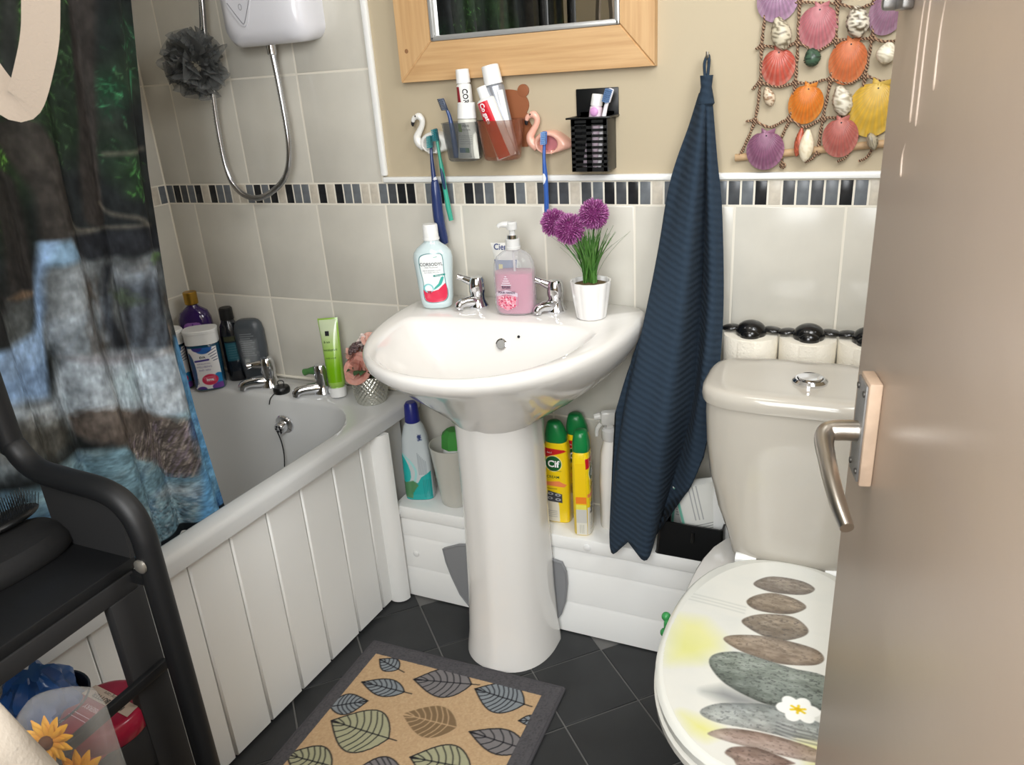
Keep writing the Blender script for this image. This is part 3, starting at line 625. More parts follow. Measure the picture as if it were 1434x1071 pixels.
hd = B(); hd.tube([(-0.173, -0.075, 0.486), (-0.173, -0.10, 0.56), (-0.173, -0.135, 0.62)], [0.013, 0.013, 0.012], 14); hd.lathe([(0.012, 0.01), (0.04, -0.005), (0.045, -0.02), (0.04, -0.024)], (-0.173, -0.145, 0.625), 24, rot=Matrix.Rotation(-0.9, 3, 'X'))
hd.to('shower_head', CHROME, sh)
B().box((-0.173, -0.04, 0.50), (0.03, 0.08, 0.03), 0.006).to('head_bracket', CHROME, sh)
# pouf
lf = thing('bath_pouf', 'grey mesh bath pouf hanging on the tiles behind the shower hose', 'bath pouf', (0.165, -0.06, 1.335))
NET = M('grey_mesh_net', (112, 114, 113), 0.8, alpha=0.5, rimalpha=0.9)
b = B(); r5 = random.Random(5)
for k in range(64):
    d = Vector((r5.gauss(0, 1), -abs(r5.gauss(0, 0.8)) + 0.25, r5.gauss(0, 1))).normalized()
    R0 = r5.uniform(0.045, 0.088); u = d.orthogonal().normalized(); u.rotate(Quaternion(d, r5.uniform(0, 6.3))); v = d.cross(u)
    ph = r5.uniform(0, 6); W = r5.uniform(0.022, 0.045); row0 = []; row1 = []; row2 = []
    for i in range(13):
        t_ = (i / 12 - 0.5) * 2; sw = 0.012 * math.sin(t_ * 5 + ph)
        c = d * (R0 * (1 - 0.35 * t_ * t_)) + u * (t_ * W) + v * sw
        row0.append(c * 0.45 + v * 0.0); row1.append(c * 0.8 + v * sw * 0.8); row2.append(c + v * sw * 1.3)
    row0, row1, row2 = [[Vector((p.x, max(min(p.y, 0.055), -0.09), p.z)) for p in r] for r in (row0, row1, row2)]
    b.loft([row0, row1, row2], False, False, False)
b.to('ruffle', NET, lf, ang=3)
B().tube([(0.0, 0.0, 0.0), (0.002, 0.03, 0.08), (0.0, 0.052, 0.17), (0.004, 0.055, 0.19), (0.008, 0.052, 0.17), (0.004, 0.03, 0.08)], 0.0015, 6, sm=4).to('hanging_cord', M('grey_cord', (90, 92, 92), 0.8), lf)
B().lathe([(0.012, 0), (0.012, 0.004), (0.003, 0.006), (0.003, 0.018), (0.005, 0.02)], Vector((0.002, 0.06, 0.185)), 16, rot=Matrix.Rotation(PI / 2, 3, 'X')).to('wall_hook', CHROME, lf)

# ================================================================== SHOWER CURTAIN (waterfall print)
cu = thing('shower_curtain', 'shower curtain printed with a forest waterfall hanging inside the bath', 'curtain', (0.5, -1.08, 0.49))
cv = Canvas(-1.58, -1.0, 0.478, 1.98, 0.0040, (30, 33, 34))
cf = Canvas(-1.0, -0.5400, 0.478, 1.98, 0.0018, (30, 33, 34))
def edge_shift(z):
    return np.interp(z, [.47, .70, .912, 1.15, 1.416, 1.98], [-.020, -.037, -.042, -.018, .026, .07])
def warped(cv):
    return cv.X + edge_shift(cv.Y) * np.clip((cv.X + 1.0) / 0.46, 0, 1) ** 1.3
def paint_curtain(cv):
    cv.X0 = cv.X; cv.X = warped(cv); cv.warp = 0.09
    X, Y = cv.X, cv.Y
    n = fbm(X * 26, Y * 9, 2); cv.mix((n - 0.45) * 1.6, (52, 54, 50))
    r9 = random.Random(9)
    # leaves of the forest
    zones = [([(-0.7294,1.3779)][0], 0.07, 0.05, (84, 128, 66), 130), ([(-0.7431,1.2829)][0], 0.05, 0.07, (70, 110, 62), 120), ([(-0.8064,1.1945)][0], 0.03, 0.05, (92, 142, 58), 40), ([(-0.6754,1.3206)][0], 0.03, 0.10, (54, 80, 52), 110),
             ([(-0.7044,1.2197)][0], 0.04, 0.04, (58, 84, 56), 30), ([(-0.5448,1.3514)][0], 0.035, 0.05, (58, 108, 76), 60), ([(-0.5753,1.2976)][0], 0.04, 0.03, (84, 128, 84), 20), ([(-0.6198,1.2776)][0], 0.03, 0.03, (56, 118, 80), 50),
             ([(-0.6337,1.1969)][0], 0.04, 0.03, (60, 96, 66), 24), ([(-0.6072,1.1541)][0], 0.03, 0.025, (76, 134, 72), 26), ([(-0.6068,1.1213)][0], 0.02, 0.01, (80, 140, 70), 16), ([(-0.8274,1.1222)][0], 0.03, 0.05, (58, 92, 48), 26)]
    for k in range(26): zones.append(((r9.uniform(-1.58, -0.9), r9.uniform(1.0, 1.98)), 0.06, 0.06, (60 + r9.randint(0, 40), 104 + r9.randint(0, 40), 62), 22))
    for k in range(16): zones.append(((r9.uniform(-0.9, -0.55), r9.uniform(1.45, 1.98)), 0.05, 0.05, (54 + r9.randint(0, 40), 100 + r9.randint(0, 40), 66), 20))
    for (c, sx, sy, col, cnt) in zones:
        cv.ell(c[0], c[1], sx, sy, tuple(q * 0.55 for q in col), 0, 0.45, max(sx, sy) * 0.6)
        for k in range(cnt):
            a = r9.uniform(-2.6, -0.5) if r9.random() < .7 else r9.uniform(0, 6.3); L = r9.uniform(0.006, 0.017); px, py = c[0] + r9.gauss(0, sx * 0.5), c[1] + r9.gauss(0, sy * 0.5); s = r9.uniform(0.6, 1.35)
            w_ = r9.uniform(0.0009, 0.0018); ca, sa = math.cos(a), math.sin(a); s *= r9.uniform(.55, 1.0); cv.poly([(px, py), (px + L * .4 * ca - w_ * sa, py + L * .4 * sa + w_ * ca), (px + L * ca, py + L * sa), (px + L * .4 * ca + w_ * sa, py + L * .4 * sa - w_ * ca)], tuple(min(255, q * s) for q in col), 0.0008, 0.8)
    # trunks
    def trunk(pts, w0, col, al=0.95):
        cv.line(pts, w0, col, al, 4, 0.004)
        for k in range(5):
            o_ = (k - 2) * w0 / 6; s = 0.75 + 0.15 * (k % 3)
            cv.line([(p[0] + o_, p[1]) for p in pts], w0 / 9, tuple(q * (s + 0.25) for q in col), 0.5, 4, 0.003)
    trunk([(-0.6114,1.4311),(-0.635,1.3303),(-0.6548,1.2369),(-0.6721,1.168),(-0.6834,1.0967)], 0.042, (46, 43, 41))
    trunk([(-0.7746,1.2259),(-0.7608,1.1841),(-0.7532,1.1413),(-0.7594,1.083)], 0.05, (50, 47, 44))
    trunk([(-0.813,1.1605),(-0.816,1.0889),(-0.8278,1.0165)], 0.045, (44, 42, 40))
    trunk([(-0.7423,1.4138),(-0.7566,1.3497),(-0.7652,1.3029)], 0.016, (40, 42, 40))
    trunk([(-0.5848,1.2091),(-0.5687,1.2531),(-0.5478,1.3079)], 0.006, (58, 116, 84), 0.8)
    for k in range(14):
        px = r9.uniform(-1.58, -1.0); cv.line([(px, 1.98), (px + r9.uniform(-0.05, 0.05), 1.0)], r9.uniform(0.012, 0.04), (44 + 10 * (k % 3), 42 + 9 * (k % 3), 38), 0.9, 0, 0.004)
    for k in range(5):
        px = -0.9 + 0.075 * k; cv.line([(px, 1.98), (px + 0.01, 1.50)], r9.uniform(0.01, 0.03), (42, 42, 40), 0.85, 0, 0.004)
    # fallen branches and roots
    for pts in ([(-0.6707,1.1117),(-0.6513,1.0934),(-0.6264,1.0807),(-0.6083,1.0616)], [(-0.7546,1.0787),(-0.7121,1.0724),(-0.6581,1.0711),(-0.5796,1.0598)], [(-0.637,1.1861),(-0.5957,1.1828),(-0.5573,1.1869)], [(-0.739,1.1011),(-0.7224,1.0813),(-0.6983,1.0743)]):
        cv.line(pts, 0.006, (118, 112, 100), 0.6, 4, 0.004)
    # dark bank
    cv.poly([(-0.7553,1.0766),(-0.7128,1.0703),(-0.5646,1.0569),(-0.5645,1.0189),(-0.6286,1.0241),(-0.7,1.0246),(-0.738,1.0392)], (34, 36, 40), 0.008, 0.95)
    cv.poly([(-0.9252,1.0421),(-0.8517,1.012),(-0.8084,1.0114),(-0.8182,0.9805),(-0.8809,0.9553),(-0.9558,0.9485)], (44, 44, 44), 0.012, 0.9)
    cv.poly([(-0.8714,0.9851),(-0.8514,0.9956),(-0.8219,0.9983),(-0.8171,0.9688),(-0.8431,0.9315),(-0.878,0.9298),(-0.9003,0.9288)], (84, 88, 88), 0.012, 0.9, noise=(60, 0.008))
    cv.poly([(-0.8523,1.0035),(-0.8356,1.0098),(-0.8117,1.0011),(-0.8175,0.9937),(-0.8432,0.9966)], (108, 88, 70), 0.004, 0.8)
    # cliff
    cv.poly([(-0.7893,1.0343),(-0.7541,1.0406),(-0.7,1.0246),(-0.5769,1.0152),(-0.5749,0.9498),(-0.5969,0.8346),(-0.6961,0.8495),(-0.8001,0.8931),(-0.806,0.954)], (76, 80, 82), 0.006, 1, noise=(50, 0.008))
    m1 = (fbm(X * 70, Y * 22, 21) - 0.42) * 3.0
    inside = np.clip((Y - 0.83) / 0.03, 0, 1) * np.clip((1.02 - Y) / 0.03, 0, 1) * np.clip((X + 0.80) / 0.02, 0, 1)
    cv.mix(m1 * inside * 0.7, (112, 117, 118)); cv.mix(np.clip((fbm(X * 60, Y * 14, 33) - 0.5) * 5, 0, 1) * inside * 0.55, (62, 52, 44))
    cv.poly([(-0.696,1.0154),(-0.6764,1.0107),(-0.6965,0.9819),(-0.7025,0.9344),(-0.6908,0.8671),(-0.7143,0.8625),(-0.7214,0.9278),(-0.7081,0.9849)], (28, 30, 34), 0.007, 0.9)
    cv.poly([(-0.7814,1.0324),(-0.7363,1.0365),(-0.716,1.0166),(-0.7412,0.9995),(-0.7683,0.9542),(-0.7909,0.9019),(-0.8126,0.9212),(-0.8028,0.976)], (136, 143, 148), 0.012, 0.75, noise=(70, 0.01))
    cv.poly([(-0.6792,1.0017),(-0.6349,1.0033),(-0.5892,0.9899),(-0.5947,0.955),(-0.6295,0.9705),(-0.6794,0.9774)], (118, 126, 134), 0.012, 0.6, noise=(70, 0.01))
    cv.poly([(-0.6754,0.9763),(-0.6277,0.9764),(-0.5929,0.9611),(-0.6094,0.8662),(-0.6271,0.8451),(-0.684,0.8648)], (38, 41, 46), 0.012, 0.8)
    for k in range(14):
        u = 190 + k * 2.6
    for pts in ([(-0.6282,0.9954),(-0.634,0.9398),(-0.6501,0.8597)], [(-0.6138,0.992),(-0.6181,0.9353),(-0.6385,0.8557)], [(-0.6429,0.9865),(-0.6559,0.9333),(-0.6653,0.8715)]):
        cv.line(pts, 0.007, (126, 138, 152), 0.5, 3, 0.006)
    cv.poly([(-0.6229,1.0129),(-0.597,1.0171),(-0.5772,1.0089),(-0.5867,0.9983),(-0.6142,0.9958)], (86, 116, 70), 0.005, 0.9, noise=(120, 0.008))
    cv.poly([(-0.696,0.9696),(-0.6609,0.9662),(-0.6411,0.9418),(-0.6628,0.9353),(-0.687,0.9523)], (64, 74, 60), 0.006, 0.8, noise=(120, 0.008))
    cv.poly([(-0.6465,0.8451),(-0.6106,0.8734),(-0.5869,0.8862),(-0.5954,0.834),(-0.6101,0.8184)], (112, 102, 94), 0.006, 0.9, noise=(120, 0.006))
    # blue fall on the left
    BL = (132, 160, 196)
    cv.poly([(-0.7868,1.0722),(-0.7584,1.0706),(-0.7459,1.0467),(-0.7387,1.037),(-0.7747,1.0342),(-0.7899,1.04)], (108, 134, 156), 0.006, 0.95)
    cv.poly([(-0.784,1.0738),(-0.7728,1.0714),(-0.7941,1.0188),(-0.8005,0.9753),(-0.8182,0.9347),(-0.8417,0.8365),(-0.9791,0.8773),(-0.9542,0.9533),(-0.8767,0.9339),(-0.837,0.9432),(-0.8214,0.9701),(-0.8062,1.0108)], BL, 0.006, 0.92)
    for k in range(16):
        f0 = k / 15; cv.line([(-0.70 - 0.2 * f0, 0.965 - 0.03 * f0), (-0.72 - 0.22 * f0, 0.90)], 0.006, (176, 196, 218), 0.28, 0, 0.006)
    # foam at the foot of the falls
    cv.poly([(-0.7994,0.8952),(-0.7316,0.8762),(-0.5969,0.8346),(-0.5908,0.7542),(-0.6059,0.7019),(-0.7266,0.7483),(-0.8285,0.7811),(-0.9838,0.863),(-0.9775,0.8821),(-0.8373,0.8347)], (150, 160, 168), 0.012, 0.95)
    g = np.clip((fbm(X * 40, Y * 12, 44) - 0.40) * 2.6, 0, 1); band = np.clip((Y - 0.735) / 0.03, 0, 1) * np.clip((0.845 - Y) / 0.02, 0, 1)
    cv.mix(g * band * 0.75, (196, 202, 206)); cv.mix(np.clip((fbm(X * 24, Y * 8, 46) - 0.5) * 4, 0, 1) * band * 0.35, (120, 150, 158))
    cv.poly([(-0.7994,0.8952),(-0.7187,0.8717),(-0.644,0.8428),(-0.669,0.8383),(-0.7742,0.8715)], (104, 100, 104), 0.006, 0.6)
    # pool
    low = np.clip((0.735 - Y) / 0.02, 0, 1)
    cv.mix(low, (100, 128, 140)); g2 = fbm(X * 30, Y * 40, 51); cv.mix(np.clip((g2 - 0.45) * 3.2, 0, 1) * low * 0.7, (150, 172, 176)); cv.mix(np.clip((0.46 - fbm(X * 22, Y * 26, 57)) * 5, 0, 1) * low * 0.6, (58, 84, 112))
    # brown rocks
    cv.poly([(-0.9838,0.863),(-0.9056,0.8257),(-0.8583,0.807),(-0.8176,0.7952),(-0.8281,0.7489),(-0.8608,0.7394),(-0.9065,0.7685),(-0.9995,0.8148)], (72, 70, 64), 0.012, 0.85, noise=(70, 0.012))
    rk = [(-0.8152,0.7903),(-0.7896,0.7996),(-0.7448,0.7857),(-0.6602,0.7329),(-0.6141,0.6981),(-0.6238,0.6277),(-0.6355,0.5999),(-0.6713,0.6096),(-0.6989,0.6578),(-0.7419,0.6976),(-0.7767,0.7282),(-0.8096,0.7569)]
    cv.poly(rk, (84, 76, 70), 0.006, 0.96, noise=(90, 0.006))
    mk = np.zeros_like(X); tmp = cv.c.copy()
    for k in range(900):
        t_ = r9.random(); px = r9.uniform(-0.76, -0.60); py = r9.uniform(0.585, 0.725)
        cv.line([(px, py), (px - 0.004, py - r9.uniform(0.006, 0.014))], 0.0012, ((156, 146, 136), (46, 42, 42), (122, 110, 124))[k % 3], 0.7)
    sl = cv.box(rk, 0.02); d, ins = cv.dist(rk, sl); keep = np.ones(X.shape, bool); keep[sl] = ~(ins | (d < 0.003)); cv.c[keep] = tmp[keep]
    # foam specks low down
    for k in range(420):
        px = r9.uniform(-0.80, -0.61); py = r9.uniform(0.5, 0.60); cv.line([(px, py), (px + 0.003, py - 0.003)], 0.0022, ((178, 186, 190), (48, 52, 60))[k % 2], 0.55 * min(1, (0.61 - py) / 0.05))
    cv.poly([(-0.7087,0.5968),(-0.6409,0.5812),(-0.637,0.5572),(-0.6836,0.5677)], (176, 182, 186), 0.01, 0.7)
    # blue edge panel
    cv.poly([(-0.5849,0.8582),(-0.5627,0.8509),(-0.5334,0.3786),(-0.6488,0.4516)], (84, 136, 178), 0.005, 0.85)
    e = np.clip((X + 0.635) / 0.01, 0, 1) * low; cv.mix(np.clip((fbm(X * 60, Y * 50, 62) - 0.45) * 3, 0, 1) * e * 0.6, (132, 176, 200)); cv.mix(np.clip((fbm(X * 24, Y * 16, 66) - 0.55) * 5, 0, 1) * e * 0.7, (44, 76, 130))
    fine = np.where(Y > 0.72, fbm(X * 330, Y * 80, 71, 3), fbm(X * 200, Y * 330, 72, 3)) - 0.5; cv.c *= (1 + 0.5 * fine * np.clip((1.7 - Y), 0.4, 1))[..., None]; cv.c *= (1 + 0.5 * (fbm(X * 90, Y * 60, 75, 3) - 0.5))[..., None]; cv.c = np.clip(cv.c, 0, 255)
    # near black along the bottom edge
    cv.mix(np.clip((0.497 - Y) / 0.002, 0, 1), (30, 34, 38))
paint_curtain(cf); paint_curtain(cv)
CURT = M('curtain_cloth', (255, 255, 255), 0.7, attr=True, spec=0.08)
def curt_arr(cv):
    X, Y = cv.X0, cv.Y; s = (1.98 - Y) / 1.5; XW = cv.X
    amp = 0.006 + 0.014 * s
    d = amp * (np.sin(X * 41 + 0.6) + 0.5 * np.sin(X * 83 + 1.0 + 0.8 * s) + 0.35 * np.sin(X * 17))
    dropz = 0.16 * np.clip(0.6 - Y, 0, 0.2) / 0.12 * (-(X + 0.56)) * 0.8      # hem rises slightly to the near side
    return np.stack([0.5 + d, XW + 0.006 * np.sin(X * 83), Y + dropz * 0.55], -1) - np.array([0.5, -1.08, 0.49])
cv.patch('printed_cloth', CURT, cu, arr=curt_arr(cv))
cf.patch('printed_cloth', CURT, cu, arr=curt_arr(cf))
t = thing('curtain_rail', 'white curtain rail above the bath edge', 'rail', (0.5, -0.83, 1.985))
B().tube([(0, 0.828, 0), (0, -0.815, 0)], 0.011, 16).to('rail_tube', WHITEPL, t)
for yy in (0.824, -0.812): B().lathe([(0.024, 0), (0.024, 0.006), (0.014, 0.01)], (0, yy, 0), 20, rot=Matrix.Rotation(PI / 2 if yy > 0 else -PI / 2, 3, 'X')).to('rail_socket', WHITEPL, t)

# ================================================================== TOWEL
NAVY = M('navy_towel', (35, 50, 65), 0.97, sheen=0.0, wave=(24, 0.38, 1.2, (0.0, 1.22, 0.0)))
tw = thing('hanging_towel', 'dark blue ribbed towel hanging from a wall hook beside the toilet', 'towel', (1.342, 0.0, 1.26))
ST = [[(1.333,-.03,1.21),(1.318,-.03,1.161),(1.283,-.045,1.045),(1.262,-.08,.854),(1.241,-.115,.755),(1.224,-.125,.70),(1.202,-.16,.601)],
 [(1.338,-.035,1.21),(1.307,-.05,1.072),(1.269,-.1,.86),(1.242,-.15,.696),(1.219,-.18,.547),(1.194,-.185,.294)],
 [(1.341,-.04,1.21),(1.326,-.075,1.062),(1.301,-.13,.827),(1.273,-.185,.589),(1.239,-.2,.325)],
 [(1.344,-.042,1.21),(1.34,-.08,1.05),(1.33,-.135,.802),(1.311,-.19,.565),(1.279,-.205,.292)],
 [(1.346,-.04,1.21),(1.349,-.030,1.046),(1.346,-.045,.789),(1.340,-.088,.582),(1.299,-.140,.378)],
 [(1.348,-.038,1.21),(1.359,-.06,1.073),(1.374,-.09,.863),(1.373,-.125,.699),(1.353,-.160,.444)],
 [(1.353,-.03,1.209),(1.368,-.04,1.096),(1.383,-.05,.992),(1.397,-.08,.804),(1.396,-.12,.638),(1.381,-.15,.523)]]
def resamp(pts, n):
    P_, _ = smooth([Vector(p) for p in pts], [0] * len(pts), 12); L = [0]
    for a, b_ in zip(P_[:-1], P_[1:]): L.append(L[-1] + (b_ - a).length)
    out = []
    for k in range(n):
        s = L[-1] * k / (n - 1); j = max(0, min(len(P_) - 2, next((i for i in range(len(L) - 1) if L[i + 1] >= s - 1e-9), len(P_) - 2)))
        t_ = (s - L[j]) / max(1e-9, L[j + 1] - L[j]); out.append(P_[j].lerp(P_[j + 1], t_))
    return out
NS = 70; cols_ = [resamp(s, NS) for s in ST]
rows = []
for r in range(NS):
    q, _ = smooth([c[r] for c in cols_], [0] * len(cols_), 7); rows.append(q)
b = B()
thick = Vector((0, 0.006, 0))
front = rows; ncol = len(front[0])
ring = []
for i, r in enumerate(rows):
    f_, k_ = [], []
    for j, p in enumerate(r):
        dc = r[min(j + 1, len(r) - 1)] - r[max(j - 1, 0)]; dr_ = rows[min(i + 1, NS - 1)][j] - rows[max(i - 1, 0)][j]
        n_ = dr_.cross(dc).normalized()
        if n_.length < .5: n_ = Vector((0, -1, 0))
        if n_.y > 0 and abs(n_.y) > .2: n_ = -n_
        f_.append(p + n_ * .0025 - tw.location); k_.append(p - n_ * .0025 - tw.location)
    ring.append(f_ + list(reversed(k_)))
b.loft(ring).to('cloth', NAVY, tw, ang=1.5)
B().lathe([(0.012, 0.0), (0.007, 0.02), (0.016, 0.032), (0.01, 0.06), (0.012, 0.08)], (0.003, -0.034, -0.10), 16).to('gathered_top', NAVY, tw)
B().tube([(0.001, -0.034, -0.03), (-0.003, -0.026, 0.0), (0.001, -0.014, 0.014), (0.005, -0.026, 0.0), (0.004, -0.034, -0.03)], 0.0028, 8, sm=5).to('hanging_loop', NAVY, tw)
B().tube([(0.001, 0.003, 0.005), (0.001, -0.014, 0.005), (0.001, -0.022, 0.010), (0.001, -0.023, 0.020)], 0.0028, 8, sm=4).to('wall_hook', BRUSHED, tw)

# ================================================================== SHELL NET
sn = thing('shell_net', 'rope net wall hanging set with coloured sea shells and a wooden rod', 'wall hanging', (1.52, 0.003, 1.10))
ROPE = M('brown_twisted_rope', (186, 152, 122), 0.85, wave=(90, 0.8, 0.5, (0.6, 0.3, 0.8), (86, 60, 48)))
RODW = M('pale_rod_wood', (196, 162, 122), 0.6, var=(30, 0.85))
def L3(pts, y): return [Vector((p[0] - 1.52, y - 0.003, p[1] - 1.10)) for p in pts]
nets = [
 [(1.446,1.46),(1.440,1.40),(1.4382,1.334),(1.4353,1.2813),(1.4361,1.2208),(1.4298,1.1557),(1.4077,1.0977)], [(1.496,1.46),(1.4944,1.348),(1.4961,1.2839),(1.4963,1.2176),(1.4902,1.1564),(1.479,1.1207),(1.484,1.075)],
 [(1.558,1.46),(1.5559,1.3425),(1.5578,1.2821),(1.5547,1.22),(1.5473,1.1543),(1.5431,1.1)], [(1.618,1.46),(1.6143,1.3372),(1.6146,1.282),(1.6097,1.2225),(1.6068,1.1664),(1.604,1.105)], [(1.678,1.46),(1.676,1.34),(1.672,1.28),(1.668,1.22),(1.667,1.16),(1.672,1.11)],
 [(1.4315,1.351),(1.4944,1.348),(1.5252,1.3439),(1.5561,1.3398),(1.5886,1.3304),(1.6144,1.3359),(1.676,1.34)], [(1.4265,1.2791),(1.4411,1.2823),(1.4735,1.2772),(1.4961,1.2839),(1.5283,1.2691),(1.5578,1.2821),(1.5931,1.2822),(1.6146,1.282),(1.639,1.2748),(1.672,1.28)],
 [(1.424,1.2112),(1.4361,1.2208),(1.4688,1.2133),(1.4963,1.2176),(1.5238,1.216),(1.5546,1.2214),(1.586,1.2127),(1.6097,1.2225),(1.6403,1.2124),(1.668,1.22)], [(1.4159,1.1562),(1.4298,1.1557),(1.4579,1.1441),(1.4902,1.1564),(1.5177,1.1421),(1.5472,1.1557),(1.5742,1.1562),(1.6077,1.1577),(1.6389,1.148),(1.667,1.16)],
 [(1.446,1.46),(1.678,1.46)]]
for nn in nets:
    P_, _ = smooth(L3(nn, -0.006), [0] * len(nn), 8)
    tb = B()
    for ph in (0, PI):
        q = [p + Vector((0.0013 * math.cos(i * 1.0 + ph), 0.0013 * math.sin(i * 1.0 + ph), 0.0009 * math.sin(i * 1.0 + ph))) for i, p in enumerate(P_)]
        tb.tube(q, 0.0018, 6)
    tb.to('rope', ROPE, sn)
kn = [(1.4361,1.2208),(1.4353,1.2813),(1.4298,1.1557),(1.4961,1.2839),(1.4963,1.2176),(1.4902,1.1564),(1.5578,1.2821),(1.5547,1.22),(1.5473,1.1543),(1.6146,1.282),(1.6097,1.2225),(1.6068,1.1664),(1.4077,1.092),(1.484,1.075),(1.5431,1.098),(1.604,1.106),(1.4944,1.348),(1.5559,1.3425),(1.6143,1.3372)]
for i, k in enumerate(kn):
    B().tube([Vector((k[0] - 1.52 + 0.0042 * math.cos(a), -0.0085 + 0.0025 * math.sin(2 * a), k[1] - 1.1 + 0.0042 * math.sin(a))) for a in np.linspace(0, 2 * PI, 10)[:-1]], 0.0022, 6, closed=True).to('knot', ROPE, sn)
B().tube([Vector((1.3975 - 1.52, -0.0075, 1.0905 - 1.1)), Vector((1.70 - 1.52, -0.0075, 1.1135 - 1.1))], 0.0068, 16).to('rod', RODW, sn)
for k in (1.535, 1.59, 1.625):
    B().tube([Vector((k - 1.52 + 0.008, -0.012, 1.102 - 1.1)), Vector((k - 1.52, -0.016, 1.087 - 1.1)), Vector((k - 1.532, -0.012, 1.081 - 1.1))], 0.0022, 6, sm=3).to('rope_end', ROPE, sn)
SHELL = M('shell_surface', (255, 255, 255), 0.38, attr=True, coat=0.15)
def scallop(cx, cz, w, h, col, col2, nr=16, rot=0.0, ear=1, depth=0.012, label=None):
    b = B(); rows = []; N = nr * 4; A = math.radians(80)
    for i in range(15):
        r = i / 14; row = []
        for j in range(N + 1):
            t_ = -1 + 2 * j / N; ph = t_ * A
            R = max(0.0, math.cos(ph)) ** 0.70; x_ = math.sin(ph) * R * r * w / 2 / 0.585; z_ = -math.cos(ph) * R * r * h
            rib = math.cos(t_ * nr * PI); y_ = -(depth * math.sin(min(1, r * 1.02) * PI * 0.86 + 0.30) * (1 - 0.45 * t_ * t_) + 0.0011 * rib * r)
            row.append(Vector((x_, y_ - 0.004, z_)))
        rows.append(row)
    b.loft(rows, False, False, False)
    if ear:
        for s in ((1, 0.8), (-1, 0.55)):
            e_ = w * 0.26 * s[1] * s[0]
            b.loft([[Vector((0, -0.006, 0.001)), Vector((e_, -0.006, 0.004 + 0.04 * h)), Vector((e_ * 0.9, -0.006, -h * 0.11)), Vector((e_ * 0.25, -0.0065, -h * 0.2))], [Vector((0, -0.009, 0.001)), Vector((e_, -0.008, 0.004 + 0.04 * h)), Vector((e_ * 0.9, -0.008, -h * 0.11)), Vector((e_ * 0.25, -0.011, -h * 0.2))]])
    me = b.mesh('shell', SHELL, True, 2.0)
    c1, c2 = [np.array(q, float) * .9 + np.mean(q) * .1 for q in (col, col2)]
    def fn(v):
        r = math.hypot(v.x / (w / 2), v.z / h); ang = math.atan2(v.x, -v.z)
        rib = 0.5 + 0.5 * math.cos(ang / A * nr * PI * 0.98); band = 0.5 + 0.5 * math.sin(r * 24 + 2 * math.sin(ang * 3))
        c = c1 * (0.86 + 0.14 * rib) * (0.92 + 0.08 * band); k = max(0, 1 - r / 0.28) * 0.55 + max(0, 0.5 - rib) * 0.5 + (0.25 if r > 0.93 else 0)
        return tuple(np.clip(c * (1 - k) + c2 * k, 0, 255))
    vcol(me, fn)
    o = link('shell', me, sn, label, Vector((cx - 1.52, -0.013 if cz < 1.13 else -0.004, cz - 1.10 + h / 2)), (0, rot, 0))
    B().lathe([(0.0016, 0), (0.0014, 0.0006)], (0, -0.0105, -h * 0.10), 8, rot=Matrix.Rotation(PI / 2, 3, 'X')).to('drill_hole', INK, o)
    return o
scallop(1.458, 1.352, 0.072, 0.066, (170, 128, 160), (214, 186, 204), 18, label='mauve scallop at the top left')
scallop(1.529, 1.305, 0.068, 0.070, (196, 110, 118), (232, 178, 176), 20, 0.05, label='rose pink scallop')
scallop(1.466, 1.245, 0.060, 0.062, (206, 84, 66), (238, 196, 178), 14, label='mottled coral red scallop')
scallop(1.584, 1.246, 0.064, 0.072, (220, 112, 62), (240, 166, 116), 20, 0.12, label='orange scallop near the top')
scallop(1.521, 1.180, 0.062, 0.066, (232, 122, 32), (246, 178, 92), 20, 0.14, label='bright orange scallop')
scallop(1.634, 1.166, 0.084, 0.090, (226, 178, 54), (240, 212, 128), 18, 0.15, label='yellow scallop')
scallop(1.454, 1.103, 0.070, 0.068, (140, 84, 116), (196, 150, 172), 22, 0.05, label='plum scallop at the bottom left')
scallop(1.579, 1.122, 0.062, 0.066, (190, 98, 88), (226, 158, 142), 20, label='dusty red scallop above the rod')
scallop(1.645, 1.318, 0.06, 0.07, (156, 112, 138), (206, 176, 196), 20, 0.3, label='mauve scallop at the door edge')
scallop(1.640, 1.366, 0.06, 0.055, (176, 112, 120), (222, 186, 190), 16, label='purple scallop at the top right')
scallop(1.565, 1.375, 0.055, 0.052, (206, 108, 74), (236, 180, 150), 16)
scallop(1.692, 1.24, 0.055, 0.06, (206, 150, 120), (236, 200, 180), 16)
def whelk(cx, cz, L, W, cols, rot=0.0, bump=0.0015, nb=8, label=None, seed=1):
    rows = []; n = 18
    for i in range(17):
        t_ = i / 16; r = W / 2 * (math.sin(PI * min(1, 0.06 + t_ * 0.92)) ** 0.75) * (0.75 + 0.45 * t_)
        rows.append([Vector((math.cos(2 * PI * k / n) * (r + bump * math.sin(nb * 2 * PI * k / n + i * 1.9) * math.sin(i * 1.7 + 0.6)), math.sin(2 * PI * k / n) * r * 0.75, L * (0.5 - t_))) for k in range(n)])
    me = B().loft(rows).mesh('shell', SHELL, True, 2.0); c = [np.array(q, float) for q in cols]
    rr_ = random.Random(seed)
    vcol(me, lambda v: tuple(c[0] if rr_.random() < 0.62 else c[1]))
    return link('shell', me, sn, label, Vector((cx - 1.52, (-0.014 if cz < 1.13 else -0.004) - W * 0.4, cz - 1.10)), (0, rot, 0))
whelk(1.468, 1.300, 0.056, 0.034, ((206, 196, 172), (112, 100, 80)), -0.30, label='speckled cream cone shell', seed=2)
whelk(1.590, 1.309, 0.05, 0.036, ((228, 220, 202), (96, 82, 64)), -0.25, 0.003, label='knobbly white shell with brown flecks', seed=3)
whelk(1.577, 1.184, 0.052, 0.032, ((226, 218, 200), (168, 156, 132)), -0.28, 0.003, label='knobbly white shell low on the net', seed=4)
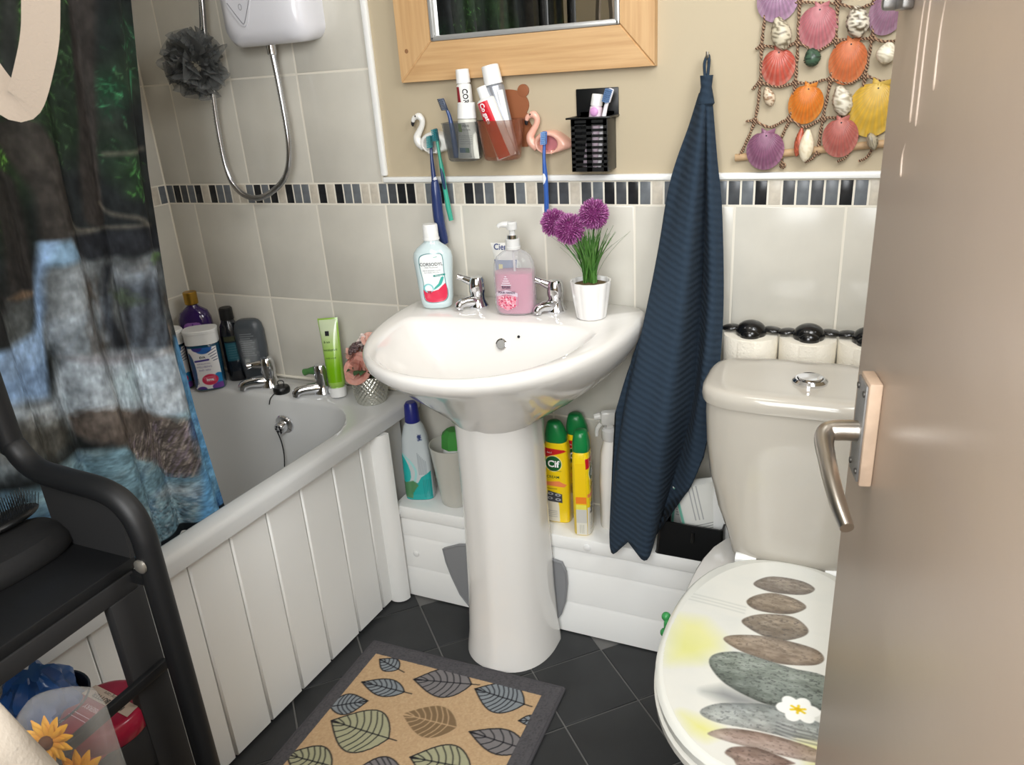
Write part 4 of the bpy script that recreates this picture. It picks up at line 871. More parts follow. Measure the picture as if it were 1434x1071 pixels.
whelk(1.453, 1.197, 0.034, 0.020, ((216, 198, 172), (152, 120, 92)), -0.35, 0.0012, label='small pale brown shell', seed=5)
whelk(1.522, 1.258, 0.03, 0.027, ((66, 92, 72), (40, 58, 46)), -0.3, 0.003, 5, label='small dark green shell', seed=6)
whelk(1.640, 1.257, 0.034, 0.034, ((236, 228, 208), (206, 196, 172)), 0.2, 0.0005, label='smooth white shell at the door edge', seed=7)
whelk(1.632, 1.116, 0.018, 0.03, ((176, 166, 144), (120, 110, 92)), 1.2, 0.002, label='small grey shell on the rod', seed=8)
sp = whelk(1.524, 1.111, 0.056, 0.026, ((236, 224, 198), (222, 206, 174)), 0.05, 0.0003, label='smooth ivory cone shell', seed=9)
whelk(1.511, 1.117, 0.05, 0.016, ((190, 96, 70), (150, 72, 52)), 0.12, 0.0008, label='narrow terracotta shell', seed=10)

# ================================================================== FLAMINGO HOLDERS
def flamingo(name, lab, x, z, col, ccol, dx=0.0):
    t = thing(name, lab, 'toothbrush holder', (x, 0.003, z)); CM = M('flamingo_paint', col, 0.3, coat=0.3); IM = M('flamingo_cavity', ccol, 0.4)
    def outline(k):   # egg body with a tail towards +x
        pts = []
        for i in range(40):
            a = 2 * PI * i / 40; r_ = 1.0; c, s = math.cos(a), math.sin(a)
            px = 0.034 * c + (0.014 * max(0, c) ** 2); pz = 0.0235 * s * (1 - 0.35 * max(0, c) ** 2) - 0.008 * max(0, c) ** 3
            pts.append((px + 0.004, pz))
        return pts
    O = outline(0); cav = [(0.0215 * math.cos(2 * PI * i / 40) - 0.001 + 0.003, 0.0165 * math.sin(2 * PI * i / 40) - 0.003) for i in range(40)]
    R3 = lambda P_, y: [Vector((p[0], y, p[1])) for p in P_]
    mixp = lambda A_, B_, q: [(a[0] * (1 - q) + b_[0] * q, a[1] * (1 - q) + b_[1] * q) for a, b_ in zip(A_, B_)]
    B().loft([R3(O, 0), R3(O, -0.012), R3(mixp(O, cav, 0.12), -0.022), R3(mixp(O, cav, 0.45), -0.029), R3(mixp(O, cav, 0.85), -0.029), R3(cav, -0.026), R3(mixp(cav, [(0.002, -0.002)] * 40, 0.08), -0.008)], True, False).to('body', CM, t, ang=1.3)
    B().loft([R3(mixp(cav, [(0.002, -0.002)] * 40, 0.04), -0.008), R3(mixp(cav, [(0.002, -0.002)] * 40, 0.04), -0.007)]).to('cavity', IM, t)
    nk = [(-0.024, -0.016, -0.010), (-0.035, -0.018, 0.000), (-0.038, -0.019, 0.012), (-0.031, -0.019, 0.024), (-0.023, -0.019, 0.036), (-0.021, -0.019, 0.047), (-0.027, -0.020, 0.055), (-0.034, -0.021, 0.055)]
    B().tube(nk, [0.009, 0.0095, 0.0085, 0.007, 0.006, 0.0062, 0.0078, 0.006], 16, sm=6).to('neck', CM, t)
    bk = B().tube([(-0.036, -0.021, 0.054), (-0.041, -0.022, 0.050), (-0.0435, -0.022, 0.043)], [0.0062, 0.005, 0.0036], 12, sm=4).to('beak', CM, t)
    B().tube([(-0.0425, -0.022, 0.0465), (-0.0442, -0.022, 0.040), (-0.0435, -0.022, 0.0355)], [0.0043, 0.0036, 0.0016], 12, sm=4).to('beak_tip', INK, bk)
    B().ball((-0.0325, -0.0275, 0.0565), 0.0016, u=10, v=6).to('eye', INK, t)
    for sx in (-0.008, 0.010): B().box((sx, -0.018, -0.019), (0.004, 0.020, 0.008), 0.0015).to('prong', CM, t)
    return t
flamingo('flamingo_holder', 'white flamingo toothbrush holder on the wall, left of the cups', 0.752, 1.137, (232, 230, 224), (206, 202, 196))
flamingo('flamingo_holder', 'pink flamingo toothbrush holder on the wall, right of the cups', 1.022, 1.130, (232, 178, 158), (190, 122, 128))
def toothbrush(name, lab, pts, rad, col, headcol, brcol, out=(0, -1, 0), head=0.026, grip=None, mat=None, hw=0.0055):
    t = thing(name, lab, 'toothbrush', pts[-1]); P_ = [Vector(p) - Vector(pts[-1]) for p in pts]; o_ = Vector(out).normalized()
    HM = mat or M('brush_handle', col, 0.25, coat=0.2); B().tube(P_, rad, 14, sm=6).to('handle', HM, t)
    d = (P_[0] - P_[1]).normalized(); x_ = d.cross(o_).normalized(); c = P_[0] + d * head * 0.45
    rt_ = Matrix((x_, d, o_)).transposed()
    B().box(c, (hw * 2, head, 0.005), 0.0022, rt_).to('brush_head', M('brush_head', headcol, 0.3), t)
    bb = B()
    for i in range(3):
        for j in range(7):
            q = c + x_ * (i - 1) * hw * 0.62 + d * (j - 3) * head * 0.135 + o_ * 0.006
            bb.box(q, (hw * 0.5, head * 0.1, 0.010), 0, rt_)
    bb.to('bristles', M('bristles', brcol, 0.6), t, False)
    if grip:
        for (g0, g1, gr, gc) in grip:
            B().tube([P_[0].lerp(P_[-1], g0) + o_ * 0.003, P_[0].lerp(P_[-1], (g0 + g1) / 2) + o_ * 0.0045, P_[0].lerp(P_[-1], g1) + o_ * 0.003], [gr * 0.7, gr, gr * 0.7], 12, sm=4).to('grip', M('brush_grip', gc, 0.4), t)
    return t
toothbrush('electric_toothbrush', 'navy electric toothbrush hanging from the white flamingo', [(0.7545, -0.030, 1.128), (0.7555, -0.034, 1.106), (0.7575, -0.036, 1.062), (0.7585, -0.036, 1.055), (0.7595, -0.037, 1.03), (0.7605, -0.037, 0.975), (0.7665, -0.036, 0.932), (0.771, -0.035, 0.918)],
           [0.003, 0.0036, 0.0058, 0.0086, 0.0115, 0.0125, 0.011, 0.007], (44, 58, 104), (36, 76, 96), (70, 146, 150), grip=[(0.30, 0.335, 0.0062, (210, 212, 220))])
toothbrush('toothbrush', 'green and teal toothbrush hanging from the white flamingo', [(0.7715, -0.031, 1.142), (0.7755, -0.033, 1.108), (0.7775, -0.032, 1.08), (0.7795, -0.032, 1.05), (0.784, -0.031, 1.0), (0.7885, -0.031, 0.97)],
           [0.0032, 0.0034, 0.0052, 0.0048, 0.0060, 0.0052], (62, 164, 140), (22, 66, 84), (50, 130, 140), grip=[(0.33, 0.60, 0.0042, (34, 60, 92))])
toothbrush('toothbrush', 'blue toothbrush with white grip hanging from the pink flamingo', [(1.0205, -0.031, 1.128), (1.0195, -0.034, 1.098), (1.020, -0.033, 1.065), (1.0205, -0.033, 1.035), (1.0195, -0.032, 1.005), (1.0175, -0.031, 0.978)],
           [0.0032, 0.0035, 0.0055, 0.0050, 0.0052, 0.0045], (52, 92, 168), (70, 110, 190), (120, 160, 214), grip=[(0.36, 0.54, 0.0045, (232, 236, 240))])
# ================================================================== CUPS
def film(name, col, al, rough=0.06):
    return M(name, col, rough, alpha=al, coat=0.5, rimalpha=min(1.0, al + 0.4))
GREYF = film('smoky_plastic', (92, 96, 98), 0.28); BROWNF = film('brown_clear_plastic', (150, 90, 64), 0.36)
def cup(name, lab, x, rx0, rx1, z0, hgt, mat, cy=-0.043):
    t = thing(name, lab, 'cup', (x, cy, z0)); pr = [(0, rx0, 0.027, 3), (0.004, rx0 + 0.003, 0.030, 3), (hgt * 0.5, (rx0 + rx1) / 2 + 0.002, 0.034, 3), (hgt - 0.003, rx1, 0.0375, 3), (hgt, rx1 + 0.002, 0.0395, 3), (hgt, rx1 - 0.002, 0.0365, 3), (hgt * 0.5, (rx0 + rx1) / 2, 0.032, 3), (0.007, rx0, 0.026, 3)]
    body(pr, 44, True, True).to('cup_shell', mat, t, ang=0.9); return t
c1 = cup('bathroom_cup', 'smoky clear wall cup holding two tubes and a navy toothbrush', 0.844, 0.031, 0.042, 1.101, 0.078, GREYF)
c2 = cup('bathroom_cup', 'brown clear wall cup with a bear shaped back', 0.931, 0.034, 0.046, 1.101, 0.079, BROWNF)
BEAR = M('bear_brown', (150, 92, 60), 0.4, alpha=0.92)
hp_ = [(0.0 + 0.047 * math.cos(a), 0.104 + 0.031 * math.sin(a)) for a in np.linspace(-0.5, PI + 0.5, 22)] + [(-0.043, 0.075), (-0.052, 0.06), (-0.04, 0.02), (0.04, 0.02), (0.052, 0.06), (0.043, 0.075)]
bk_ = B().prism(hp_, lambda a, b_, d: Vector((a, 0.0455 - d, b_)), 0.0, 0.004)
bk_.to('bear_back', BEAR, c2)
for s in (-1, 1): B().lathe([(0.0125, 0), (0.0125, 0.0045), (0.009, 0.005)], Vector((s * 0.036, 0.0455, 0.131)), 20, rot=Matrix.Rotation(PI / 2, 3, 'X')).to('bear_ear', BEAR, c2)
def tubepack(name, lab, base, tip, wflat, rround, caplen, capr, mat, capmat, neck=True, tilt_axis=(1, 0, 0)):
    """squeezy tube standing on its flat crimp (base) with the cap at tip; returns (thing, surface function)"""
    t = thing(name, lab, 'tube', base); d = Vector(tip) - Vector(base); L = d.length; d.normalize(); ax = Vector(tilt_axis); yv = d.cross(ax).normalized(); ax = yv.cross(d).normalized()
    Lb = L - caplen; rows = []
    prof = []
    for i in range(12):
        q = i / 11; k = q ** 0.8
        prof.append((q * Lb * 0.93, wflat * (1 - k) + rround * k, 0.0022 * (1 - k) + rround * k, 2.0))
    prof += [(Lb * 0.965, rround * 0.98, rround * 0.98, 2), (Lb * 0.985, rround * 0.8, rround * 0.8, 2), (Lb, capr * 0.8, capr * 0.8, 2)]
    mp = lambda p: ax * p.x - yv * p.y * -1 + d * p.z
    b = B(); b.loft([[mp(p) for p in sring(*q[:4], 32)] for q in prof]); b.to('tube_body', mat, t, ang=0.8)
    cp = [(Lb - 0.001, capr * 1.02), (Lb + caplen * 0.55, capr * 0.98), (Lb + caplen - 0.001, capr * 0.94), (Lb + caplen, capr * 0.86), (Lb + caplen - 0.002, capr * 0.7)]
    b = B(); b.loft([[mp(p) for p in sring(z_, r_, r_, 2.0, 30)] for z_, r_ in cp]); b.to('cap', capmat, t)
    g = wrapf(prof, 0.0005)
    return t, (lambda x_, z_: mp(g(x_, z_))), Lb
MAROON = M('maroon_print', (150, 34, 46), 0.4); REDP = M('red_print', (206, 24, 44), 0.35); SILVP = M('silver_tube', (168, 171, 178), 0.28, 0.5); WT = M('white_tube', (234, 233, 228), 0.3)
def strip(f, x0_, x1_, z0_, z1_, mat, parent, name='print_panel', nx=8, nz=10):
    b = B(); b.loft([[f(x0_ + (x1_ - x0_) * i / nx, z0_ + (z1_ - z0_) * j / nz) for i in range(nx + 1)] for j in range(nz + 1)], False, False, False)
    return b.to(name, mat, parent, ang=2)
t, f, Lb = tubepack('toothpaste_tube', 'white and maroon toothpaste tube, tallest in the smoky cup', (0.852, -0.032, 1.105), (0.8475, -0.034, 1.281), 0.022, 0.0155, 0.026, 0.0145, WT, WHITEPL)
strip(f, -0.0145, -0.004, 0.03, Lb * 0.95, MAROON, t); text('COR', 0.0135, INK, t, f, 0.003, Lb * 0.92, 'LEFT', 0.0004, -PI / 2)
t, f, Lb = tubepack('face_cream_tube', 'short white tube with a green label square in the smoky cup', (0.860, -0.060, 1.106), (0.8635, -0.058, 1.217), 0.025, 0.0195, 0.030, 0.0195, M('pearl_tube', (214, 214, 204), 0.3), WHITEPL)
strip(f, -0.016, -0.005, 0.054, 0.070, M('leaf_green_print', (134, 158, 62), 0.5), t)
text('HERB', 0.0062, INK, t, f, 0.004, 0.064); text('FACE CARE', 0.0036, INK, t, f, 0.004, 0.057); strip(f, -0.018, 0.002, 0.012, 0.022, M('blue_print', (92, 116, 140), 0.5), t); strip(f, -0.003, 0.006, 0.012, 0.022, M('green_print', (92, 128, 92), 0.5), t)
for k in range(5): strip(f, -0.015, 0.015, 0.03 + 0.004 * k, 0.0308 + 0.004 * k, M('grey_print', (150, 152, 150), 0.5), t, nz=2)
t, f, Lb = tubepack('toothpaste_tube', 'red and white toothpaste tube leaning in the brown cup', (0.946, -0.056, 1.106), (0.9015, -0.062, 1.245), 0.023, 0.019, 0.022, 0.0105, WT, WHITEPL)
strip(f, -0.0175, 0.0105, 0.002, Lb * 0.945, REDP, t)
text('Colgate', 0.0145, WINK, t, f, -0.0085, Lb * 0.93, 'LEFT', 0.0005, -PI / 2, sx=0.92)
t, f, Lb = tubepack('toothpaste_tube', 'silver tube with a wide white cap in the brown cup', (0.945, -0.040, 1.106), (0.9145, -0.042, 1.284), 0.024, 0.020, 0.036, 0.0185, SILVP, WHITEPL)
strip(f, 0.012, 0.0195, 0.01, Lb * 0.9, WT, t)
toothbrush('toothbrush', 'navy toothbrush standing in the smoky cup', [(0.8135, -0.052, 1.204), (0.818, -0.050, 1.188), (0.8225, -0.050, 1.15), (0.8255, -0.050, 1.107)], [0.003, 0.004, 0.0062, 0.006], (56, 80, 130), (44, 54, 76), (64, 76, 96), out=(-0.7, -0.7, 0), hw=0.005)
# ================================================================== BLACK BASKET HOLDER
bh = thing('wall_basket', 'black slotted plastic holder stuck on the wall beside the towel', 'holder', (1.125, 0.003, 1.075))
B().box((0.0, -0.002, 0.126), (0.088, 0.004, 0.055), 0.0015).box((0.0, -0.002, 0.06), (0.07, 0.004, 0.10)).to('back_plate', BLACKP, bh)
W2, Dp, Hh = 0.036, 0.058, 0.100
fr = B()
for sx, wd in ((-0.033, 0.008), (0.0, 0.011), (0.033, 0.008)): fr.box((sx, -Dp, Hh / 2), (wd, 0.003, Hh), 0.0)
for k in range(10): fr.box((0, -Dp, 0.003 + k * 0.0108 if k else 0.004), (0.072, 0.003, 0.0052 if k else 0.008))
fr.box((0, -Dp, 0.0955), (0.072, 0.003, 0.012)); fr.to('slotted_front', BLACKP, bh, False)
for s in (-1, 1): B().box((s * W2, -Dp / 2 - 0.001, Hh / 2), (0.003, Dp, Hh), 0.001).to('side_wall', BLACKP, bh)
B().box((0, -Dp / 2, 0.002), (0.074, Dp, 0.004), 0.001).to('base', BLACKP, bh)
rim = B(); rim.box((0, -Dp - 0.004, 0.1015), (0.090, 0.010, 0.0035), 0.001); rim.box((-0.040, -Dp / 2, 0.1015), (0.010, Dp, 0.0035), 0.001); rim.box((0.040, -Dp / 2, 0.1015), (0.010, Dp, 0.0035), 0.001); rim.to('rim', BLACKP, bh)
toothbrush('toothbrush', 'white toothbrush with blue bristles standing in the black holder', [(1.159, -0.040, 1.204), (1.154, -0.040, 1.190), (1.146, -0.040, 1.15), (1.140, -0.040, 1.081)], [0.0035, 0.004, 0.005, 0.0045], (236, 232, 236), (214, 214, 222), (96, 128, 172), out=(-0.5, -0.85, 0), hw=0.0065)
t, f, Lb = tubepack('child_toothpaste', 'small pink and white tube in the black holder', (1.118, -0.032, 1.081), (1.136, -0.030, 1.218), 0.016, 0.0125, 0.02, 0.0115, M('pale_pink_tube', (226, 206, 220), 0.3), WHITEPL)
B().ball(f(0.0, Lb * 0.9) , 0.0085, (1, 0.4, 1)).to('pink_badge', M('pink_badge', (206, 150, 200), 0.4), t)
# ================================================================== BATH LEDGE BOTTLES
def bottle(name, lab, cat, loc, rz, prof, mat, cap=None, capmat=None, group=None, capname='cap', capn=40):
    t = thing(name, lab, cat, loc, rz, group); body(prof, 44).to('bottle_body', mat, t, ang=0.9)
    if cap: body(cap, capn).to(capname, capmat, t, ang=0.6)
    return t
deg = math.radians
def label(prof, x0, x1, z0, z1, step, col, off=0.0006):
    cv = Canvas(x0, x1, z0, z1, step, col); return cv, wrapf(prof, off)
GOLD = M('brushed_gold', (186, 146, 62), 0.3, 0.9)
pp = [(0, .040, .026, 3), (.004, .0435, .029, 3), (.15, .0435, .029, 3), (.175, .0425, .028, 3), (.195, .036, .024, 2.6), (.205, .022, .017, 2.2), (.212, .0135, .0135, 2), (.222, .0135, .0135, 2)]
t = bottle('bubble_bath_bottle', 'purple bottle with gold cap in the tiled bath corner', 'bottle', (-0.018, -0.066, 0.525), deg(30), pp, M('purple_liquid', (50, 30, 84), 0.12, coat=0.5), [(.216, .0165, .0165, 2), (.218, .018, .018, 2), (.248, .018, .018, 2), (.25, .0165, .0165, 2)], GOLD)
cv, f = label(pp, -0.03, 0.028, 0.03, 0.172, 0.0012, (150, 100, 176))
n = fbm(cv.X * 60, cv.Y * 40, 4); cv.mix((n - 0.4) * 1.5, (186, 136, 200))
cv.poly([(-0.001, .168), (.008, .145), (.004, .12), (-0.006, .12), (-0.010, .145)], (70, 40, 110), 0.001)
for s in (-1, 1): cv.poly([(s * .012, .150), (s * .022, .132), (s * .018, .115), (s * .008, .115), (s * .006, .13)], (232, 180, 150), 0.0008); cv.poly([(s * .012, .142), (s * .018, .131), (s * .015, .12), (s * .009, .122)], (176, 84, 66), 0.0008)
cv.patch('printed_label', PRINTG, t, f, keep=(abs(cv.X + 0.001) / 0.0285) ** 4 + (abs(cv.Y - 0.101) / 0.07) ** 6 < 1)
# bath salts tubs with white lids
ep = [(0, .036, .026, 3.4), (.004, .040, .030, 3.4), (.06, .0405, .0305, 3.4), (.115, .041, .031, 3.4), (.124, .040, .030, 3.4), (.130, .038, .028, 3.2)]
EV = M('teal_clear_plastic', (30, 74, 100), 0.15, coat=0.5)
ecap = [(.129, .040, .030, 3.2), (.130, .0425, .0325, 3.2), (.158, .0425, .0325, 3.2), (.159, .044, .034, 3.2), (.166, .044, .034, 3.2), (.168, .0425, .0325, 3.2)]
t = bottle('bath_salts_tub', 'teal tub with white lid and love label, nearest on the bath ledge', 'bottle', (0.048, -0.120, 0.525), deg(36), ep, EV, ecap, WHITEPL)
cv, f = label(ep, -0.036, 0.036, 0.006, 0.122, 0.0009, (234, 232, 232))
cv.ell(-.036, .06, .012, .05, (44, 80, 130), 0, 1, .001); cv.ell(.004, .121, .022, .016, (46, 98, 170), .1, 1, .001); cv.ell(-.012, .124, .014, .012, (66, 60, 130), 0, 1, .001); cv.ell(.034, .024, .014, .026, (38, 130, 190), .3, 1, .001); cv.ell(.028, .01, .02, .012, (112, 66, 150), 0, 1, .001); cv.ell(-.02, .004, .014, .01, (84, 60, 140), .2, 1, .001)
for k in range(5): cv.line([(.012 + .003 * k, .108 - .006 * k), (.034, .118 - .008 * k)], .0016, (40, 52, 90))
for k in range(4): cv.line([(-.036, .030 - .004 * k), (-.024, .036 - .004 * k)], .0016, (60, 70, 100))
cv.line([(-.022, .086), (.012, .088)], .005, (74, 62, 138)); cv.ell(.006, .032, .021, .0155, (206, 56, 86), .1, 1, .001)
for k in range(4): cv.line([(-.01 + .002 * k, .038 - .004 * k), (.02, .041 - .004 * k)], .0012, (240, 180, 190), .8)
cv.patch('printed_label', PRINTG, t, f)
f2 = wrapf(ep, 0.0011); text('EVA', .0085, INK, t, f2, -.002, .093, bold=.0003); text('HIMALAYAN', .006, M('purple_ink', (120, 110, 160), .5), t, f2, -.002, .076); text('WELLBEING', .0075, M('purple_ink', (120, 110, 160), .5), t, f2, -.002, .067); text('bath salts', .008, M('purple_ink', (120, 110, 160), .5), t, f2, -.002, .058)
text('love', .011, WINK, t, f2, .006, .029, bold=.0003)
t2 = dup(t, (-0.038, -0.158, 0.525), deg(60), 'teal tub with white lid half hidden by the shower curtain', None)
bpf = [(0, .024, .022, 2.4), (.004, .0265, .0245, 2.4), (.13, .0265, .0245, 2.4), (.155, .024, .0225, 2.3), (.166, .018, .018, 2), (.172, .0165, .0165, 2)]
t = bottle('shampoo_bottle', 'slim black bottle with ribbed black cap behind the white lidded tub', 'bottle', (0.078, -0.046, 0.525), deg(40), bpf, M('black_gloss_bottle', (18, 20, 26), 0.22, coat=0.3), [(.1715, .0165, .0165, 2), (.173, .018, .018, 2), (.203, .0175, .0175, 2), (.206, .015, .015, 2)], M('ribbed_black_cap', (14, 14, 15), 0.4))
cv, f = label(bpf, -0.019, 0.019, 0.03, 0.135, 0.0015, (24, 30, 38)); cv.poly([(-.019, .06), (.019, .06), (.019, .112), (-.019, .112)], (38, 84, 96), .002); cv.poly([(-.019, .116), (.019, .116), (.019, .13), (-.019, .13)], (60, 62, 44), .002)
for k in range(6): cv.line([(-.012, .104 - .007 * k), (.012, .104 - .007 * k)], .0012, (110, 140, 146), .6)
cv.patch('printed_label', PRINTG, t, f)
gp = [(0, .028, .017, 3), (.004, .031, .019, 3), (.03, .034, .021, 3), (.09, .040, .022, 3), (.14, .040, .021, 3), (.160, .036, .019, 3), (.169, .030, .016, 3), (.173, .022, .011, 3)]
t = bottle('shower_gel_bottle', 'dark grey flat shower gel bottle behind the left bath tap', 'bottle', (0.136, -0.035, 0.525), deg(22), gp, M('charcoal_bottle', (70, 75, 80), 0.35))
cv, f = label(gp, -.026, .026, .035, .152, .001, (76, 80, 84)); cv.poly([(-.018, .05), (.016, .05), (.022, .12), (-.018, .12)], (124, 128, 130), .006)
n = fbm(cv.X * 200, cv.Y * 120, 8); cv.mix((n - .5) * 1.4 * (cv.Y < .12), (150, 152, 152))
for k in range(11): cv.line([(-.02, .136 - .006 * k), (.012 + .006 * math.sin(k * 2.1), .137 - .006 * k)], .0014, (172, 176, 178), .75)
cv.poly([(-.018, .046), (-.004, .046), (-.004, .066), (-.018, .066)], (170, 172, 170), .002)
cv.patch('printed_label', PRINT, t, f)
# lime tube standing on its cap
GRT = M('lime_tube', (150, 190, 84), 0.2, attr=False, coat=0.4)
t, f, Lb = tubepack('scrub_tube', 'lime green tube standing on a white cap beside the bath tap', (0.424, -0.058, 0.727), (0.441, -0.082, 0.5255), .0265, .0215, .024, .0225, GRT, WHITEPL, tilt_axis=(-math.cos(.3), -math.sin(.3), 0))
cv = Canvas(-.019, .019, .004, Lb * .91, .0012, (206, 216, 176)); k = np.clip((cv.Y - .03) / .10, 0, 1)[..., None]; cv.c = np.array((204, 216, 180.)) * (1 - k) + np.array((118, 176, 22.)) * k
ff = lambda a, b_: f(a * (0.0265 * (1 - (b_ / Lb)) + .0215 * b_ / Lb) / .0225, b_)
cv.patch('printed_label', PRINTG, t, ff)
g3 = wrapf([(0, .0265, .003, 2), (Lb, .0215, .0225, 2)], .0012)
f2 = lambda a, b_: f(a, b_) + (f(a, b_) - f(a * 0.0, b_ * 1.0)) * 0 + Vector((0.25, -0.9, 0)) * 0.0012
strip(f2, -.002, .0085, .032, .044, INK, t); text('eucalyptus', .0085, M('dark_green_ink', (40, 70, 30), .5), t, f2, .0, .082, rot=PI); text('& tea', .008, M('dark_green_ink', (40, 70, 30), .5), t, f2, .006, .062, rot=PI); text('body scrub', .006, M('dark_green_ink', (40, 70, 30), .5), t, f2, .0, .102, rot=PI)
# vase of roses
va = thing('rose_vase', 'silver beaded vase of pink artificial roses on the bath corner', 'vase', (0.543, -0.082, 0.525))
rows = []
for i in range(46):
    q = i / 45; z = q * .072; r = .036 + .007 * math.sin(PI * min(1, q * 1.05) * .9); row = []
    for k in range(120):
        a = 2 * PI * k / 120; row.append(Vector(((r + .0017 * math.sin(a * 24 + (i // 4) * PI) * abs(math.sin(i * PI / 4))) * math.cos(a), (r + .0017 * math.sin(a * 24 + (i // 4) * PI) * abs(math.sin(i * PI / 4))) * math.sin(a), z)))
    rows.append(row)
rows.append([Vector((.034 * math.cos(2 * PI * k / 120), .034 * math.sin(2 * PI * k / 120), .072)) for k in range(120)]); rows.append([Vector((.032 * math.cos(2 * PI * k / 120), .032 * math.sin(2 * PI * k / 120), .01)) for k in range(120)])
B().loft(rows).to('vase_body', M('silver_bead_glass', (196, 196, 186), 0.22, 0.75), va, ang=2)
def rose(c, r, col, d, seed, parent, nm='rose'):
    b = B(); rr_ = random.Random(seed); d = Vector(d).normalized(); u = d.orthogonal().normalized(); v = d.cross(u)
    for layer, (cnt, rad, tilt) in enumerate(((3, .28, .05), (4, .5, .25), (5, .75, .55), (6, 1.0, .95))):
        for k in range(cnt):
            a = 2 * PI * k / cnt + layer * .7 + rr_.uniform(-.15, .15); h = u * math.cos(a) + v * math.sin(a); w_ = d.cross(h)
            g = []
            for i in range(5):
                q = i / 4; row = []
                for j in range(7):
                    s = (j - 3) / 3; wd = r * rad * (.35 + .75 * math.sin(PI * (.15 + .6 * q)))
                    out = r * rad * (.25 + .55 * q ** (1.2) + (.25 * tilt * q * q)) * (1 - .25 * s * s); up_ = r * (.9 - .5 * layer / 3) * q * (1 - .4 * tilt * q) - .12 * r * s * s * q
                    curl = tilt * r * .15 * max(0, q - .7) * (1 - s * s)
                    row.append(Vector(c) + h * (out + curl) + w_ * (s * wd * .8) + d * (up_ - .25 * r))
                g.append(row)
            b.loft(g, False, False, False)
    return b.to(nm, col, parent, ang=3)
RP = M('rose_pink', (212, 160, 144), .8, var=(60, (226, 184, 170))); RW = M('rose_cream', (232, 218, 212), .8); RD = M('rose_coral', (204, 140, 124), .8, var=(60, (222, 170, 156)))
rose((-.040, .004, .118), .036, RP, (-.8, -.3, .5), 1, va); rose((-.010, -.028, .096), .040, RD, (-.1, -.8, .55), 2, va); rose((-.004, .012, .158), .026, RW, (-.2, -.2, 1), 3, va); rose((.022, .012, .158), .030, RP, (.4, -.2, .9), 4, va); rose((.040, -.01, .112), .036, RD, (.9, -.3, .6), 5, va); rose((.0, .034, .115), .032, RP, (0, .9, .6), 6, va)
b = B(); rb = random.Random(3)
for k in range(60):
    d = Vector((rb.gauss(-.3, .6), rb.gauss(-.5, .5), rb.gauss(.8, .4))).normalized(); b.ball(Vector((-.014, -.006, .130)) + d * .024, .0034, u=8, v=6)
o = b.to('berries', M('dark_berries', (62, 50, 50), .5, var=(200, 2.0)), va); o['kind'] = 'stuff'
LEAF = M('foliage_green', (72, 104, 66), .6, var=(50, .75))
for k in range(14):
    a = k * 2.39; d = Vector((math.cos(a), math.sin(a) - .3, .3)).normalized(); s = d.cross(Vector((0, 0, 1))).normalized(); c = Vector((.02 * math.cos(a), .02 * math.sin(a), .072 + .004 * (k % 4))); L = .034 + .006 * (k % 3)
    B().loft([[c + d * L * q - s * L * .26 * math.sin(PI * q) + Vector((0, 0, .010 * math.sin(PI * q))), c + d * L * q + Vector((0, 0, .014 * math.sin(PI * q) - .002)), c + d * L * q + s * L * .26 * math.sin(PI * q) + Vector((0, 0, .010 * math.sin(PI * q)))] for q in (.02, .25, .5, .75, .98)], False, False, False).to('leaf', LEAF, va, ang=3)
b = B()
for k in range(7): b.tube([(.010 * math.cos(k), .010 * math.sin(k), .01), (.016 * math.cos(k), .016 * math.sin(k), .075), (.02 * math.cos(k * 1.3), .02 * math.sin(k * 1.3), .12)], .0018, 6)
b.to('stem', LEAF, va)
# ================================================================== ON THE BASIN
mp_ = [(0, .030, .020, 2.6), (.004, .0335, .023, 2.6), (.025, .0375, .025, 2.6), (.06, .0395, .026, 2.6), (.095, .0425, .027, 2.6), (.112, .0435, .0275, 2.5), (.124, .041, .0265, 2.4), (.134, .033, .023, 2.2), (.142, .022, .019, 2), (.147, .0165, .0165, 2), (.158, .0165, .0165, 2)]
MW = M('pale_clear_plastic', (206, 222, 224), 0.12, coat=0.5)
t = bottle('mouthwash_bottle', 'clear white mouthwash bottle with pink and teal label on the basin', 'bottle', (0.772, -0.100, 0.7905), deg(20), mp_, MW, [(.150, .0165, .0165, 2), (.151, .0185, .0185, 2), (.155, .0185, .0185, 2), (.1555, .0172, .0172, 2), (.182, .0165, .0165, 2), (.1845, .015, .015, 2)], WHITEPL)
cv, f = label(mp_, -.033, .033, .010, .126, .0007, (206, 222, 224), .0005)
shp = [(-.024, .120), (-.010, .125), (.012, .125), (.025, .120), (.026, .085), (.0275, .055), (.030, .040), (.028, .024), (.018, .016), (-.006, .014), (-.022, .019), (-.025, .035), (-.023, .06), (-.027, .09), (-.028, .110)]
cv.poly(shp, (46, 108, 112), .0006, 1, 3)
sm_ = [(p[0] * .95 , p[1] * .977 + .0016) for p in shp]; cv.poly(sm_, (240, 243, 243), .0005, 1, 3)
cv.poly([(-.0235, .0445), (-.010, .041), (.010, .0445), (.0255, .058), (.0285, .040), (.0265, .025), (.017, .0175), (-.006, .0155), (-.0205, .020), (-.0235, .034)], (216, 44, 78), .0005, 1, 2)
cv.poly([(.0, .044), (.013, .052), (.019, .0585), (.024, .072), (.018, .072), (.011, .058), (.002, .050)], (64, 168, 156), .0006, 1, 2)
cv.ell(-.012, .048, .0115, .0105, (120, 196, 200), 0, 1, .0006); cv.ell(-.012, .048, .0085, .008, (206, 232, 234), 0, 1, .0006); cv.poly([(-.018, .044), (-.004, .042), (-.004, .050), (-.012, .054), (-.019, .050)], (240, 246, 246), .0006, 1, 2)
cv.poly([(-.016, .042), (-.013, .034), (-.011, .039), (-.009, .034), (-.006, .042)], (160, 26, 54), .0006)
